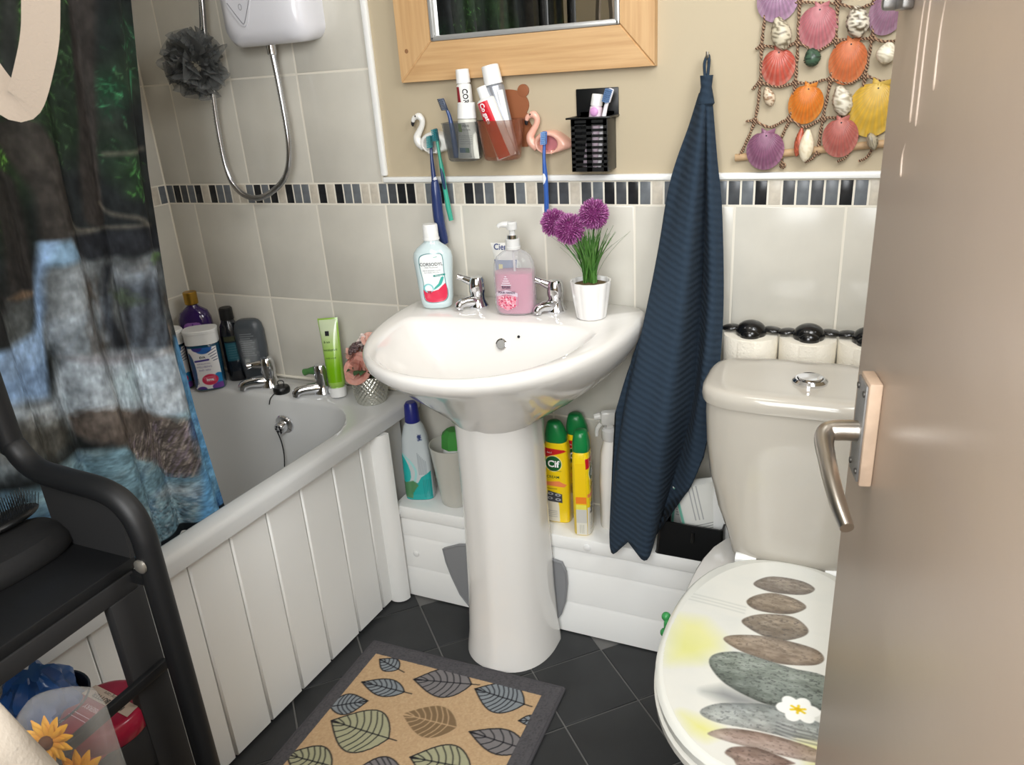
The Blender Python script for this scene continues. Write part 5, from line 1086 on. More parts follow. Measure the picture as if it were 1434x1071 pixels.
cv.line([(.003, .0755), (.0255, .0775)], .0042, (46, 140, 132)); cv.line([(.006, .1165), (.013, .1175)], .0012, (90, 160, 150))
cv.patch('printed_label', PRINTG, t, f)
f2 = wrapf(mp_, .0011); text('CORSODYL', .0098, INK, t, f2, -.001, .0985, bold=.00012, sx=1.0); GI = M('grey_ink', (110, 112, 118), .5)
text('Daily Mouthwash', .0042, GI, t, f2, -.001, .0935); text('HELPS BLEEDING GUMS', .0038, GI, t, f2, -.001, .0865); text('& A FRESH MOUTH', .0038, GI, t, f2, -.001, .082); text('FRESH MINT', .0032, WINK, t, f2, .014, .0752)
# soap pump
sp_ = [(0, .036, .025, 3), (.004, .041, .029, 3), (.012, .0435, .031, 3), (.09, .0435, .031, 3), (.108, .042, .030, 2.8), (.122, .036, .026, 2.5), (.131, .025, .019, 2.2), (.135, .015, .014, 2), (.140, .0135, .0135, 2)]
SOAPF = film('clear_bottle', (226, 230, 232), 0.20, 0.03); t = thing('soap_dispenser', 'clear pump bottle of pink hand soap between the basin taps', 'soap dispenser', (0.969, -0.105, 0.7905), deg(10))
body(sp_, 48).to('bottle_body', SOAPF, t)
lq = [(.003, .0375, .0265, 3), (.013, .0418, .0295, 3), (.089, .0418, .0295, 3), (.0892, .041, .029, 3)]
body(lq, 48).to('liquid_soap', M('pink_soap', (206, 130, 158), .15, alpha=.88), t, label='pink liquid soap filling two thirds of the bottle')
body([(.136, .0155, .0155, 2), (.137, .0165, .0165, 2), (.142, .0165, .0165, 2), (.143, .0155, .0155, 2), (.157, .0152, .0152, 2), (.158, .013, .013, 2)], 36).to('collar', M('frosted_collar', (214, 214, 212), .35), t)
body([(.158, .0115, .0115, 2), (.166, .011, .011, 2)], 30).to('metal_ring', CHROME, t)
b = body([(.166, .006, .006, 2), (.176, .006, .006, 2), (.177, .011, .011, 2), (.190, .0115, .0115, 2), (.193, .009, .009, 2)], 28); b.tube([(0, 0, .186), (-.014, -.003, .188), (-.024, -.005, .187), (-.028, -.006, .183)], [.0075, .0065, .005, .004], 14, sm=4)
b.to('pump_head', film('frosted_pump', (232, 232, 230), .75, .3), t)
B().tube([(0, 0, .136), (0.002, 0, .02)], .0025, 8).to('dip_tube', film('dip_tube', (220, 214, 216), .6), t)
cv, f = label(sp_, -.036, .012, .010, .075, .0007, (204, 130, 158), .0007)
sh_ = [(-.034, .046), (-.012, .051), (.010, .046), (.008, .022), (-.012, .010), (-.032, .022)]; cv.poly(sh_, (216, 152, 168), .0006)
cv.line(sh_ + [sh_[0]], .0012, (160, 150, 160)); c_ = cv.c.copy(); rb = random.Random(2)
for k in range(110): cv.ell(rb.uniform(-.031, .007), rb.uniform(.016, .042), .0022, .0011, ((206, 66, 100), (226, 120, 140), (176, 40, 80), (236, 200, 210))[k % 4], rb.uniform(0, 3))
cv.poly([(-.036, .050), (-.012, .057), (.012, .050), (.012, .041), (-.012, .048), (-.036, .041)], (206, 190, 204), .0006)
kp = ((cv.Y < .0575 - .0003) & (cv.Y > .010 + abs(cv.X + .012) * .52) & (cv.Y < .057 - abs(cv.X + .012) * .28))
cv.patch('printed_label', PRINTG, t, f, keep=kp)
f2 = wrapf(sp_, .0012); DI = M('plum_ink', (84, 62, 86), .5); text('BABE', .0085, DI, t, f2, -.012, .0595, bold=.0002); text('POUR HANDS', .0062, DI, t, f2, -.012, .0485, bold=.0002, sx=.95); text('HAND WASH', .0036, DI, t, f2, -.012, .0435)
LF = M('silver_ink', (236, 226, 236), .4)
tri = B(); 
for k in range(5): tri.loft([[f2(-.012 - .011 + .0022 * k, .066 + .0045 * k), f2(-.012 + .011 - .0022 * k, .066 + .0045 * k)], [f2(-.012 - .0105 + .0022 * k, .0675 + .0045 * k), f2(-.012 + .0105 - .0022 * k, .0675 + .0045 * k)]], False, False, False)
tri.to('print_panel', LF, t)
# face cream tube behind the soap
t, f, Lb = tubepack('face_cream_tube', 'white and blue cream tube standing behind the soap pump', (0.925, -0.050, 0.927), (0.928, -0.050, 0.791), .034, .020, .02, .02, WT, M('navy_cap', (44, 62, 110), .35), tilt_axis=(-1, 0, 0))
strip(f, -.028, .030, .036, .080, M('blue_band', (52, 88, 146), .4), t); strip(f, .004, .014, .045, .056, M('yellow_badge', (214, 198, 76), .5), t); strip(f, -.018, .026, .084, .1, M('blue_band', (52, 88, 146), .4), t)
text('Cien', .018, M('blue_ink', (36, 60, 120), .5), t, f, .026, .014, 'LEFT', .0003, PI)
# allium pot
po = thing('flower_pot', 'white fluted pot of purple artificial allium flowers on the basin', 'flower pot', (1.137, -0.105, 0.7905))
def fl(z, r, amp=.035, n=96): return [Vector((r * (1 + amp * abs(math.cos(6 * 2 * PI * k / n / 1.0))) * math.cos(2 * PI * k / n), r * (1 + amp * abs(math.cos(6 * 2 * PI * k / n))) * math.sin(2 * PI * k / n), z)) for k in range(n)]
B().loft([fl(0, .0285), fl(.003, .0305), fl(.04, .036), fl(.074, .0405), (lambda q: q)(fl(.0765, .0405)), fl(.0765, .0375), fl(.06, .036)], True, True).to('pot', M('white_pot', (238, 236, 234), .2, coat=.3), po, ang=.9)
B().lathe([(.036, .06), (.036, .068), (.02, .072), (.004, .073)], n=30).to('soil', M('brown_soil', (92, 76, 48), .95, bump=(150, .8)), po)
BL_ = M('grass_green', (58, 110, 44), .5, var=(40, (92, 140, 62))); rb = random.Random(11)
b = B()
for k in range(120):
    a = rb.uniform(0, 2 * PI); sp0 = rb.uniform(.1, 1.0); L = rb.uniform(.085, .125); lean = sp0 * rb.uniform(.3, .85); c0 = Vector((.012 * rb.uniform(-1, 1), .010 * rb.uniform(-1, 1), .070)); d = Vector((math.cos(a), math.sin(a) * .8, 0)); s = d.cross(Vector((0, 0, 1))); w0 = rb.uniform(.0016, .0028); rows = []
    for i in range(6):
        q = i / 5; p = c0 + d * (lean * L * (q ** 1.5)) + Vector((0, 0, L * q * (1 - .15 * lean * q))); ww = w0 * (1 - q ** 2.5) + .0002; rows.append([p - s * ww, p + d * .0006, p + s * ww])
    b.loft(rows, False, False, False)
o = b.to('leaves', BL_, po, ang=3); o['kind'] = 'stuff'
PU = M('allium_purple', (255, 255, 255), .7, attr=True)
for i, (hx, hy, hz, hr) in enumerate(((-.071, -.006, .193, .0285), (-.034, -.020, .184, .032), (.009, .002, .209, .031))):
    b = B(); rb = random.Random(20 + i)
    b.ball((0, 0, 0), hr * .5, u=14, v=10)
    for k in range(420):
        z = 1 - 2 * (k + .5) / 420; a = k * 2.39996; d = Vector((math.sqrt(1 - z * z) * math.cos(a), math.sqrt(1 - z * z) * math.sin(a), z)); u = d.orthogonal().normalized(); u.rotate(Quaternion(d, rb.uniform(0, 6.3))); v = d.cross(u); L = hr * rb.uniform(.86, 1.08)
        for m_ in range(3):
            a2 = m_ * 2.094; e_ = u * math.cos(a2) + v * math.sin(a2); pe = e_.cross(d)
            b.bm.faces.new([b.bm.verts.new(d * hr * .55), b.bm.verts.new(d * L * .9 + e_ * .0022 + pe * .0010), b.bm.verts.new(d * L + e_ * .0042), b.bm.verts.new(d * L * .9 + e_ * .0022 - pe * .0010)])
    me = b.mesh('flower_head', PU, False)
    rb2 = random.Random(40 + i)
    vcol(me, lambda v: (lambda r_, q: tuple(np.clip(np.array((142, 54, 124)) * (1 - q) + np.array((236, 190, 226)) * q, 0, 255)))(v.length / hr, max(0, (v.length / hr - .84) / .2) * rb2.uniform(.1, 1)))
    link('flower_head', me, po, None, (hx, hy, hz))
    B().tube([(0, 0, .07), (hx * .4, hy * .4, .12), (hx, hy, hz - hr * .6)], .0014, 6, sm=4).to('stem', BL_, po)
# ================================================================== ON THE SHELF
ZS = 0.2778
clp = [(0, .032, .022, 3.5), (.004, .0365, .026, 3.5), (.02, .038, .027, 3.5), (.12, .036, .026, 3.2), (.17, .032, .0235, 2.8), (.2, .024, .02, 2.3), (.212, .0175, .0175, 2), (.216, .0165, .0165, 2)]
t = bottle('cleaner_bottle', 'grey and teal cleaner bottle with navy cap on the shelf by the bath', 'bottle', (0.664, -0.095, ZS), deg(18), clp, M('pale_grey_bottle', (196, 204, 206), .2, coat=.4), [(.210, .0175, .0175, 2), (.212, .019, .019, 2), (.255, .0165, .0165, 2), (.262, .012, .012, 2)], M('navy_cap', (36, 42, 120), .3))
cv, f = label(clp, -.035, .035, .003, .205, .001, (196, 204, 206), .0006)
cv.poly([(-.04, .0), (.04, .0), (.04, .085), (.012, .068), (.002, .052), (-.014, .055), (-.04, .05)], (30, 166, 164), .0006)
cv.poly([(-.04, .055), (-.006, .058), (.002, .045), (-.012, .025), (-.016, .008), (-.04, .01)], (84, 134, 92), .0015, 1, 0, (300, .002)); cv.poly([(-.04, .06), (-.018, .058), (-.014, .085), (-.024, .118), (-.04, .13)], (34, 176, 172), .0008, 1, 2); cv.line([(-.005, .058), (.0, .085), (-.012, .112), (-.03, .130)], .006, (150, 214, 212), .8, 4)
for k in range(7): cv.line([(.008 + .003 * k, .075), (.008 + .003 * k, .135 - .004 * k)], .0013, (130, 138, 146), .8)
for k in range(5): cv.line([(.016 + .004 * k, .012), (.016 + .004 * k, .06)], .0012, (14, 120, 120), .7)
cv.poly([(.013, .168), (.021, .168), (.021, .182), (.013, .182)], (48, 62, 110), .002, 1, 0, (400, .003))
cv.patch('printed_label', PRINTG, t, f)
tb_ = thing('plastic_tumbler', 'frosted plastic tumbler on the shelf holding a green capped bottle', 'tumbler', (0.764, -0.088, ZS))
pr = [(0, .036, .036, 2), (.003, .039, .039, 2), (.02, .041, .041, 2), (.158, .0555, .0555, 2), (.161, .0565, .0565, 2), (.161, .0545, .0545, 2), (.02, .0395, .0395, 2), (.006, .036, .036, 2)]
body(pr, 48).to('tumbler_wall', film('frosted_plastic', (206, 204, 194), .72, .35), tb_, ang=.9)
t = thing('green_cap_bottle', 'bottle with green faceted cap standing inside the frosted tumbler', 'bottle', (0.771, -0.086, ZS + .0065))
body([(0, .028, .028, 2), (.14, .030, .030, 2), (.148, .029, .029, 2)], 32).to('bottle_body', WHITEPL, t)
body([(.146, .030, .030, 2), (.148, .0335, .0335, 2), (.150, .0335, .0335, 2), (.180, .031, .031, 2), (.192, .018, .018, 2), (.194, .004, .004, 2)], 8).to('cap', M('grass_green_cap', (66, 142, 62), .4), t, ang=.4)
# cream cleaner bottles
cp_ = [(0, .026, .017, 4), (.004, .0295, .020, 4), (.10, .0300, .021, 4), (.15, .0295, .0205, 4), (.195, .0285, .0195, 3.6), (.212, .024, .018, 3), (.222, .018, .015, 2.5)]
def cream(lab, loc, rz):
    t = thing('cream_cleaner_bottle', lab, 'bottle', loc, rz, 'yellow cream cleaner bottles')
    body(cp_, 44).to('bottle_body', M('cleaner_yellow', (238, 204, 24), .3, coat=.3), t, ang=.9)
    body([(.208, .0245, .0185, 3), (.2105, .0255, .0195, 3), (.224, .0245, .019, 2.8, -.001, 0), (.243, .0195, .0165, 2.5, -.003, 0), (.253, .0155, .014, 2.2, -.004, 0), (.2555, .012, .011, 2, -.004, 0)], 36).to('cap', M('cleaner_green_cap', (22, 122, 62), .3), t)
    cv, f = label(cp_, -.0285, .0285, .004, .205, .0008, (240, 206, 26), .0006)
    cv.poly([(-.03, .17), (.026, .188), (.018, .196), (-.03, .196)], (196, 32, 40), .0008, 1); cv.poly([(-.03, .196), (.03, .192), (.03, .21), (-.03, .21)], (240, 206, 26), .0008)
    cv.ell(-.004, .157, .0205, .0205, (250, 240, 200), .1, 1, .0008); cv.ell(-.004, .157, .019, .019, (22, 92, 48), .1, 1, .0008)
    cv.poly([(-.03, .108), (.008, .113), (.026, .104), (.02, .098), (-.03, .1)], (236, 136, 82), .0008)
    cv.poly([(-.03, .0), (.006, .0), (.006, .045), (.002, .07), (-.03, .075)], (222, 216, 200), .0008)
    cv.poly([(-.024, .058), (.014, .056), (.014, .079), (-.02, .086)], (60, 62, 70), .0008)
    for a_ in ((-.014, .078), (.004, .076), (-.016, .066), (.004, .064)): cv.ell(a_[0], a_[1], .007, .0036, (178, 180, 188), 0, .9); cv.ell(a_[0], a_[1], .003, .0018, (60, 62, 70))
    for k in range(4): cv.line([(-.022, .032 - .005 * k), (.0, .032 - .005 * k)], .0012, (120, 120, 130), .7)
    cv.line([(-.014, .139), (.014, .139)], .001, (60, 70, 40), .8); cv.line([(-.022, .092), (.002, .092)], .0014, (70, 66, 40), .7)
    cv.patch('printed_label', PRINTG, t, f)
    f2 = wrapf(cp_, .0012); text('Cif', .023, WINK, t, f2, -.004, .149, bold=.0007); text('CREAM', .0095, M('dark_green_ink', (40, 70, 30), .5), t, f2, -.006, .120, bold=.0001); text('No.1', .0058, WINK, t, f2, -.012, .183)
    # narrow side label
    cs = Canvas(-.012, .012, .004, .185, .001, (240, 200, 24)); cs.poly([(-.02, .085), (.02, .085), (.02, .102), (-.02, .102)], (238, 132, 40), .0006); cs.poly([(-.02, .07), (.02, .07), (.02, .082), (-.02, .082)], (236, 226, 90), .0006); cs.poly([(-.02, .0), (.02, .0), (.02, .07), (-.02, .07)], (206, 204, 196), .0006); cs.poly([(-.02, 0), (.02, 0), (.02, .035), (-.02, .035)], (228, 224, 210), .0006)
    for k in range(3): cs.line([(-.004 + .004 * k, .008), (-.004 + .004 * k, .03)], .0007, (120, 126, 110), .7)
    cs.patch('side_label', PRINTG, t, lambda a, b_: Vector((-profat(cp_, b_)[0] - .0006, a * -1.0, b_)))
    return t
c0 = cream('yellow cream cleaner bottle with its front label facing out, right of the pedestal', (1.040, -0.088, ZS), deg(4))
c0['group'] = 'yellow cream cleaner bottles'
dup(c0, (1.108, -0.114, ZS), deg(102), 'yellow cream cleaner bottle turned to its narrow side at the shelf edge')
dup(c0, (1.072, -0.036, ZS), deg(10), 'yellow cream cleaner bottle behind the other two, only its green cap showing')
spp = [(0, .020, .020, 3), (.004, .024, .024, 3), (.12, .0245, .0245, 3), (.19, .021, .021, 2.6), (.215, .015, .015, 2), (.228, .012, .012, 2)]
t = bottle('spray_bottle', 'slim white spray bottle with clear trigger head beside the towel', 'spray bottle', (1.163, -0.078, ZS), deg(25), spp, M('white_spray', (238, 234, 226), .25))
b = body([(.222, .0165, .0165, 2), (.226, .018, .018, 2), (.246, .0175, .0175, 2), (.252, .012, .012, 2)], 26); b.to('collar', film('clear_collar', (226, 224, 220), .7, .2), t)
b = B(); b.box((.004, 0, .275), (.05, .024, .034), .009); b.tube([(-.02, 0, .28), (-.034, 0, .278)], [.009, .007], 12); b.tube([(-.018, 0, .262), (-.027, 0, .25), (-.029, 0, .232)], [.006, .005, .004], 10, sm=4); b.box((0, 0, .255), (.014, .014, .012))
b.to('trigger_head', film('clear_trigger', (224, 222, 216), .55, .15), t)
tr_ = thing('storage_tray', 'black plastic tray of wipes packs between towel and toilet', 'tray', (1.362, -0.082, ZS))
ot = [rrect(-.078, .066, -.074, .06, .008, 0), rrect(-.076, .066, -.075, .06, .008, .002), rrect(-.070, .066, -.0745, .06, .008, .084), rrect(-.066, .062, -.0705, .056, .006, .084), rrect(-.072, .062, -.07, .056, .006, .004)]
B().loft(ot).to('tray_shell', BLACKP, tr_, ang=.6)
B().tube([(.004, -.078, .046), (.004, -.0765, .07)], .004, 10).to('tray_rib', BLACKP, tr_)
def wipes(lab, loc, rz, ry, w_, h_, d_, seed):
    t = thing('wipes_pack', lab, 'pack', loc, rz); t.rotation_euler = (0, ry, rz)
    pr = [(0, w_ * .46, d_ * .2, 3), (.006, w_ * .49, d_ * .42, 3), (h_ * .3, w_ * .5, d_ * .5, 3), (h_ * .7, w_ * .5, d_ * .5, 3), (h_ - .006, w_ * .49, d_ * .42, 3), (h_, w_ * .46, d_ * .1, 3)]
    body(pr, 40).to('pack_film', M('pack_white', (222, 222, 216), .3), t)
    cv, f = label(pr, -w_ * .46, w_ * .46, .006, h_ - .006, .001, (222, 222, 216), .0008)
    cv.poly([(-.1, -.01), (.1, -.01), (.1, .030), (-.1, .016)], (20, 128, 96), .0008); cv.poly([(w_ * .30, .004), (w_ * .6, .004), (w_ * .6, .02), (w_ * .36, .018)], (224, 196, 40), .0008); cv.line([(-w_ * .44, .0), (-w_ * .44, h_)], .008, (110, 186, 164), .9)
    for k in range(5): cv.line([(-w_ * .34, .070 - .006 * k), (w_ * .3, .074 - .006 * k)], .0014, (90, 92, 96), .8)
    for k in range(3): cv.line([(-.01 + .008 * k, .085), (-.01 + .008 * k, h_)], .002, (130, 132, 136), .7)
    for k in range(3): cv.ell(-.002 + .011 * k, .036, .0042, .0042, (60, 110, 150), 0, .9)
    cv.poly([(.012, .019), (.021, .028), (.030, .019), (.021, .010)], (200, 70, 60), .0006); cv.poly([(.014, .019), (.021, .026), (.028, .019), (.021, .012)], (240, 236, 226), .0006); cv.line([(.021, .0225), (.021, .0155)], .002, (40, 40, 40))
    cv.patch('printed_label', PRINTG, t, f); return t
wipes('white and green wipes pack leaning in the black tray by the cistern', (1.392, -0.112, ZS + .0065), deg(12), deg(-13), .088, .17, .036, 1)
wipes('white wipes pack at the back of the black tray behind the towel', (1.338, -0.056, ZS + .0065), deg(2), deg(4), .086, .125, .034, 2)
# grey board leaning behind the pedestal
t = thing('leaning_board', 'flat grey plastic board with curved sides leaning behind the pedestal', 'board', (0.915, -0.158, 0.0))
pts = [(-.166, .176), (-.12, .197), (-.06, .209), (0, .213), (.06, .213), (.12, .210), (.152, .205), (.162, .18), (.163, .15), (.157, .10), (.145, .06), (.12, .02), (.08, .003), (-.06, .003), (-.10, .014), (-.128, .05), (-.148, .10), (-.16, .14)]
B().prism(pts, lambda a, b_, d: Vector((a, d + b_ * .02, b_)), -.004, .002).to('panel_sheet', M('mid_grey_plastic', (136, 137, 139), .45), t)
B().tube([Vector((a, -.0045 + b_ * .02, b_ * .995)) for a, b_ in pts], .0022, 6, closed=True).to('edge_rim', M('mid_grey_plastic', (136, 137, 139), .45), t)
# ================================================================== TOILET ROLLS
SHEEP = M('black_ceramic', (17, 17, 18), .22, coat=.4); PAPER = M('toilet_paper', (236, 229, 214), .95, bump=(210, .5, .003)); CARD = M('cardboard_core', (176, 150, 118), .9)
def roll(lab, x, rz):
    t = thing('toilet_roll', lab, 'toilet roll', (x, -.0645, .6645), rz, 'toilet rolls behind the cistern')
    rg = lambda r, z, w_=.0012: [Vector(((r + w_ * math.sin(3 * a + z * 40)) * math.cos(a), (r + w_ * math.sin(3 * a + z * 40)) * math.sin(a), z)) for a in [2 * PI * k / 56 for k in range(56)]]
    B().loft([rg(.0505, 0), rg(.0515, .002), rg(.0515, .097), rg(.0505, .0995), rg(.022, .0995, 0), rg(.022, 0, 0), rg(.0505, 0)], False, False).to('paper', PAPER, t, ang=.8)
    B().lathe([(.0218, .001), (.0218, .099), (.0208, .099), (.0208, .001)], n=28).to('core', CARD, t)
    b = B(); b.loft([[Vector((.0512 * math.cos(a), .0512 * math.sin(a), z)) * 1.0 for z in (.001, .0985)] + [Vector((.0535 * math.cos(a), .0535 * math.sin(a), z)) for z in (.0985, .001)] for a in np.linspace(-1.9, -1.35, 10)]); b.to('loose_sheet', PAPER, t)
    h = thing('sheep_topper', lab.replace('toilet roll', 'black sheep head on the roll').replace('white ', ''), 'ornament', (x, -.0645, .764), rz, 'sheep heads on the toilet rolls')
    b = B(); b.ball((0, -.006, .006), .029, (1, .92, .78), u=32, v=18); b.ball((0, -.024, .004), .019, (1, .8, .72), u=24, v=14); b.lathe([(.0195, -.012), (.0195, .0)], n=24); b.to('head', SHEEP, h, ang=1.5)
    for s in (-1, 1):
        B().ball((s * .040, .004, .0085), .0185, (1, .8, .34), Matrix.Rotation(s * .12, 3, 'Y'), 20, 10).to('ear', SHEEP, h)
        B().ball((s * .009, -.0255, .018), .0022, u=10, v=6).to('eye', M('grey_eye', (70, 70, 72), .3), h)
roll('white toilet roll nearest the towel', 1.4515, 0); roll('white toilet roll in the middle behind the flush button', 1.5565, .12); roll('white toilet roll half hidden by the door', 1.6615, -.1)
# rim freshener
p = [(1.3979,-0.5114,0.4)][0]
t = thing('rim_freshener', 'green plastic freshener clip on the toilet rim', 'freshener', (p[0] - .004, p[1], .372))
B().box((0, 0, .012), (.010, .018, .034), .004).ball((-.003, .004, .03), .008, u=12, v=8).ball((-.003, -.005, .004), .008, u=12, v=8).to('freshener_case', M('green_plastic', (58, 142, 78), .35), t)
# ================================================================== BATH MAT
mt = thing('bath_mat', 'tan bath mat with leaf pattern and dark grey border on the floor', 'mat', (0.88, -0.68, 0.0))
cv = Canvas(.640, 1.128, -1.03, -.3315, .0017, (190, 160, 124))
n = fbm(cv.X * 320, cv.Y * 320, 12); cv.mix((n - .5) * 1.1, (160, 130, 98)); cv.mix((.42 - n) * 2.0, (206, 180, 146))
LK = (34, 34, 38)
def leafp(tip, base, wl, fill, lk=LK, veins=7, al=1.0):
    tip, base = np.array(tip), np.array(base); ax = base - tip; L = np.hypot(*ax); ax = ax / L; pv = np.array((-ax[1], ax[0])); N = 14
    out = lambda s: [tuple(tip + ax * L * q + pv * s * wl * math.sin(PI * q ** 1.25) ** .8) for q in np.linspace(0, 1, N)]
    a, b_ = out(1), out(-1); cv.poly(a + b_[::-1][1:-1], fill, .0012, al); cv.line(a, .0028, lk); cv.line(b_, .0028, lk)
    cv.line([tuple(tip), tuple(base + ax * .018)], .0026, lk)
    for k in range(veins):
        q = .14 + .78 * k / veins; p0 = tip + ax * L * q
        for s in (1, -1):
            q2 = max(.02, q - .16); e = tip + ax * L * q2 + pv * s * wl * .93 * math.sin(PI * q2 ** 1.25) ** .8
            mid = (p0 + e) / 2 + ax * L * .03; cv.line([tuple(p0), tuple(mid), tuple(e)], .0022, lk, 1, 3)
BLU, GRN, GRY, BRN = (132, 138, 142), (164, 162, 132), (122, 118, 118), (126, 104, 78)
leafp((.692, -.462), (.800, -.458), .026, BLU); leafp((.737, -.507), (.668, -.548), .030, BLU); leafp((.800, -.417), (.931, -.389), .046, GRY); leafp((.944, -.399), (1.064, -.406), .045, BLU, veins=9)
leafp((.694, -.581), (.836, -.582), .058, GRN, veins=8); leafp((.826, -.515), (.957, -.510), .045, BRN, (190, 160, 124), 8); leafp((.985, -.512), (1.112, -.516), .032, GRY, veins=5); leafp((.660, -.686), (.765, -.680), .038, GRN); leafp((.9015, -.609), (1.028, -.594), .047, GRN); leafp((.812, -.682), (.904, -.645), .038, GRY)
leafp((1.07, -.452), (1.11, -.437), .014, BLU, veins=3); leafp((1.085, -.64), (1.0, -.68), .035, BLU); leafp((.69, -.385), (.75, -.40), .022, BLU, veins=5)
rb = random.Random(8)
for k in range(9): x_, y_ = .71 + .12 * (k % 3) + .03 * (k // 3 % 2), -.78 - .085 * (k // 3); leafp((x_, y_), (x_ + .10, y_ + .03 * (-1) ** k), .036, (BLU, GRN, GRY, BRN)[k % 4])
bdx = (cv.X < .672) | (cv.X > 1.090) | (cv.Y > -.3705) | (cv.Y < -.99)
cv.mix(bdx * 1.0, (86, 84, 86)); cv.mix(bdx * np.clip((n - .45) * 2, 0, 1), (66, 64, 67))
z = .0095 + .0012 * (fbm(cv.X * 200, cv.Y * 200, 31) - .5)
edge = np.minimum.reduce([cv.X - .640, 1.128 - cv.X, -.3315 - cv.Y, cv.Y + 1.03]); z = z - .005 * np.clip(1 - edge / .004, 0, 1)
skx = (cv.X - .640) / .488
arr = np.stack([cv.X + .006 * (-(cv.Y + .33)) * skx * 5 * .5, cv.Y + .012 * (skx - 1), z], -1) - np.array([.88, -.68, 0])
cv.patch('mat_pile', M('mat_pile', (255, 255, 255), .95, attr=True, spec=.1), mt, arr=arr)
edge_pts = [(.640, -.3435), (1.128, -.3315), (1.137, -1.03), (.640, -1.042)]
bq = B(); P4 = [Vector((a - .88, b_ + .68, .004)) for a, b_ in edge_pts]
bq.loft([[p + Vector((0, 0, -.0035)) for p in P4], [p + Vector((0, 0, .0015)) for p in P4]]); bq.to('rubber_backing', M('mat_backing', (40, 40, 42), .9), mt)
for a, b_ in zip(P4, P4[1:] + P4[:1]): B().tube([a, a.lerp(b_, .5), b_], .0042, 8).to('bound_edge', M('mat_binding', (74, 72, 75), .95, bump=(300, .6)), mt)
# ================================================================== BLACK RACK AND ITS CONTENTS
rk = thing('storage_rack', 'black tube framed rack with board shelves beside the bath', 'rack', (0.72, -1.13, 0.0))
LW = lambda x, y, z: Vector((x - .72, y + 1.13, z))
for yy in (-1.0, -1.27):
    fr = [(.842, yy, .0), (.842, yy, .40), (.842, yy, .70), (.840, yy, .762), (.824, yy, .796), (.79, yy, .812), (.72, yy, .817), (.672, yy, .823), (.643, yy, .848), (.632, yy, .90), (.632, yy, 1.30), (.632, yy, 1.72)]
    B().tube([LW(*p) for p in fr], .0155, 18, sm=6).to('frame_tube', BLACKM, rk)
    for bz in (.72, .30): B().lathe([(.0095, 0), (.0095, .003), (.005, .006)], LW(.842, yy - .0145, bz), 20, rot=Matrix.Rotation(PI / 2, 3, 'X')).to('bolt', M('bolt_steel', (176, 172, 164), .35, .8), rk)
B().tube([LW(.632, -1.0, 1.72), LW(.632, -1.04, 1.77), LW(.632, -1.135, 1.785), LW(.632, -1.23, 1.77), LW(.632, -1.27, 1.72)], .0155, 16, sm=6).to('top_bar', BLACKM, rk)
B().tube([LW(.632, -1.0, 1.50), LW(.86, -1.0, 1.52)], .009, 14).to('towel_arm', BLACKM, rk)
B().box(LW(.702, -1.13, .702), (.196, .28, .016), .002).to('top_shelf', BLACKM, rk)
for xx in (.6125, .7955): B().box(LW(xx, -1.13, .681), (.013, .26, .026), .001).to('apron', BLACKW, rk)
B().box(LW(.715, -1.13, .413), (.17, .25, .014), .002).to('lower_shelf', BLACKM, rk)
B().box(LW(.7955, -1.13, .437), (.012, .26, .066), .001).to('apron', BLACKW, rk)
B().box(LW(.809, -1.13, .542), (.010, .27, .015), .002).to('guard_rail', BLACKM, rk)
for xx, yy in ((.7955, -1.018), (.7955, -1.24), (.611, -1.15), (.611, -1.24)): B().box(LW(xx, yy, .3345), (.016, .052, .667), .0015).to('plank_leg', BLACKW, rk)
B().prism([(.66, .7095), (.80, .7095), (.80, .775), (.775, .80), (.66, .80)], lambda a, b_, d: LW(a, -.996 + d, b_), 0, .006).to('gusset_board', BLACKW, rk, False)
for yy in (-1.0, -1.27):
    B().box(LW(.818, yy, .30), (.05, .012, .012)).to('cross_bar', BLACKM, rk); B().box(LW(.818, yy, .686), (.05, .012, .012)).to('cross_bar', BLACKM, rk)
t = thing('black_pouch', 'black wash bag lying on the rack top shelf', 'pouch', (0.656, -1.06, .7105))
body([(0, .046, .07, 3), (.006, .05, .075, 3), (.020, .05, .074, 2.8), (.032, .042, .066, 2.5), (.036, .02, .05, 2.2)], 36).to('pouch_body', M('black_fabric', (20, 20, 21), .8, bump=(120, .3)), t)
t = thing('hair_brush', 'black bristle hair brush on top of the black wash bag', 'brush', (0.625, -1.035, .7475))
b = B(); b.ball((0, 0, .008), .03, (.75, 1.6, .28), u=24, v=12); b.tube([(0, -.04, .008), (0, -.13, .008)], [.008, .009], 12); b.to('brush_body', BLACKP, t)
b = B()
for i in range(7):
    for j in range(14): b.tube([((i - 3) * .0055, (j - 6.5) * .006, .014), ((i - 3) * .0066, (j - 6.5) * .0066, .032)], .0006, 4)
o = b.to('bristles', BLACKP, t); o['kind'] = 'stuff'
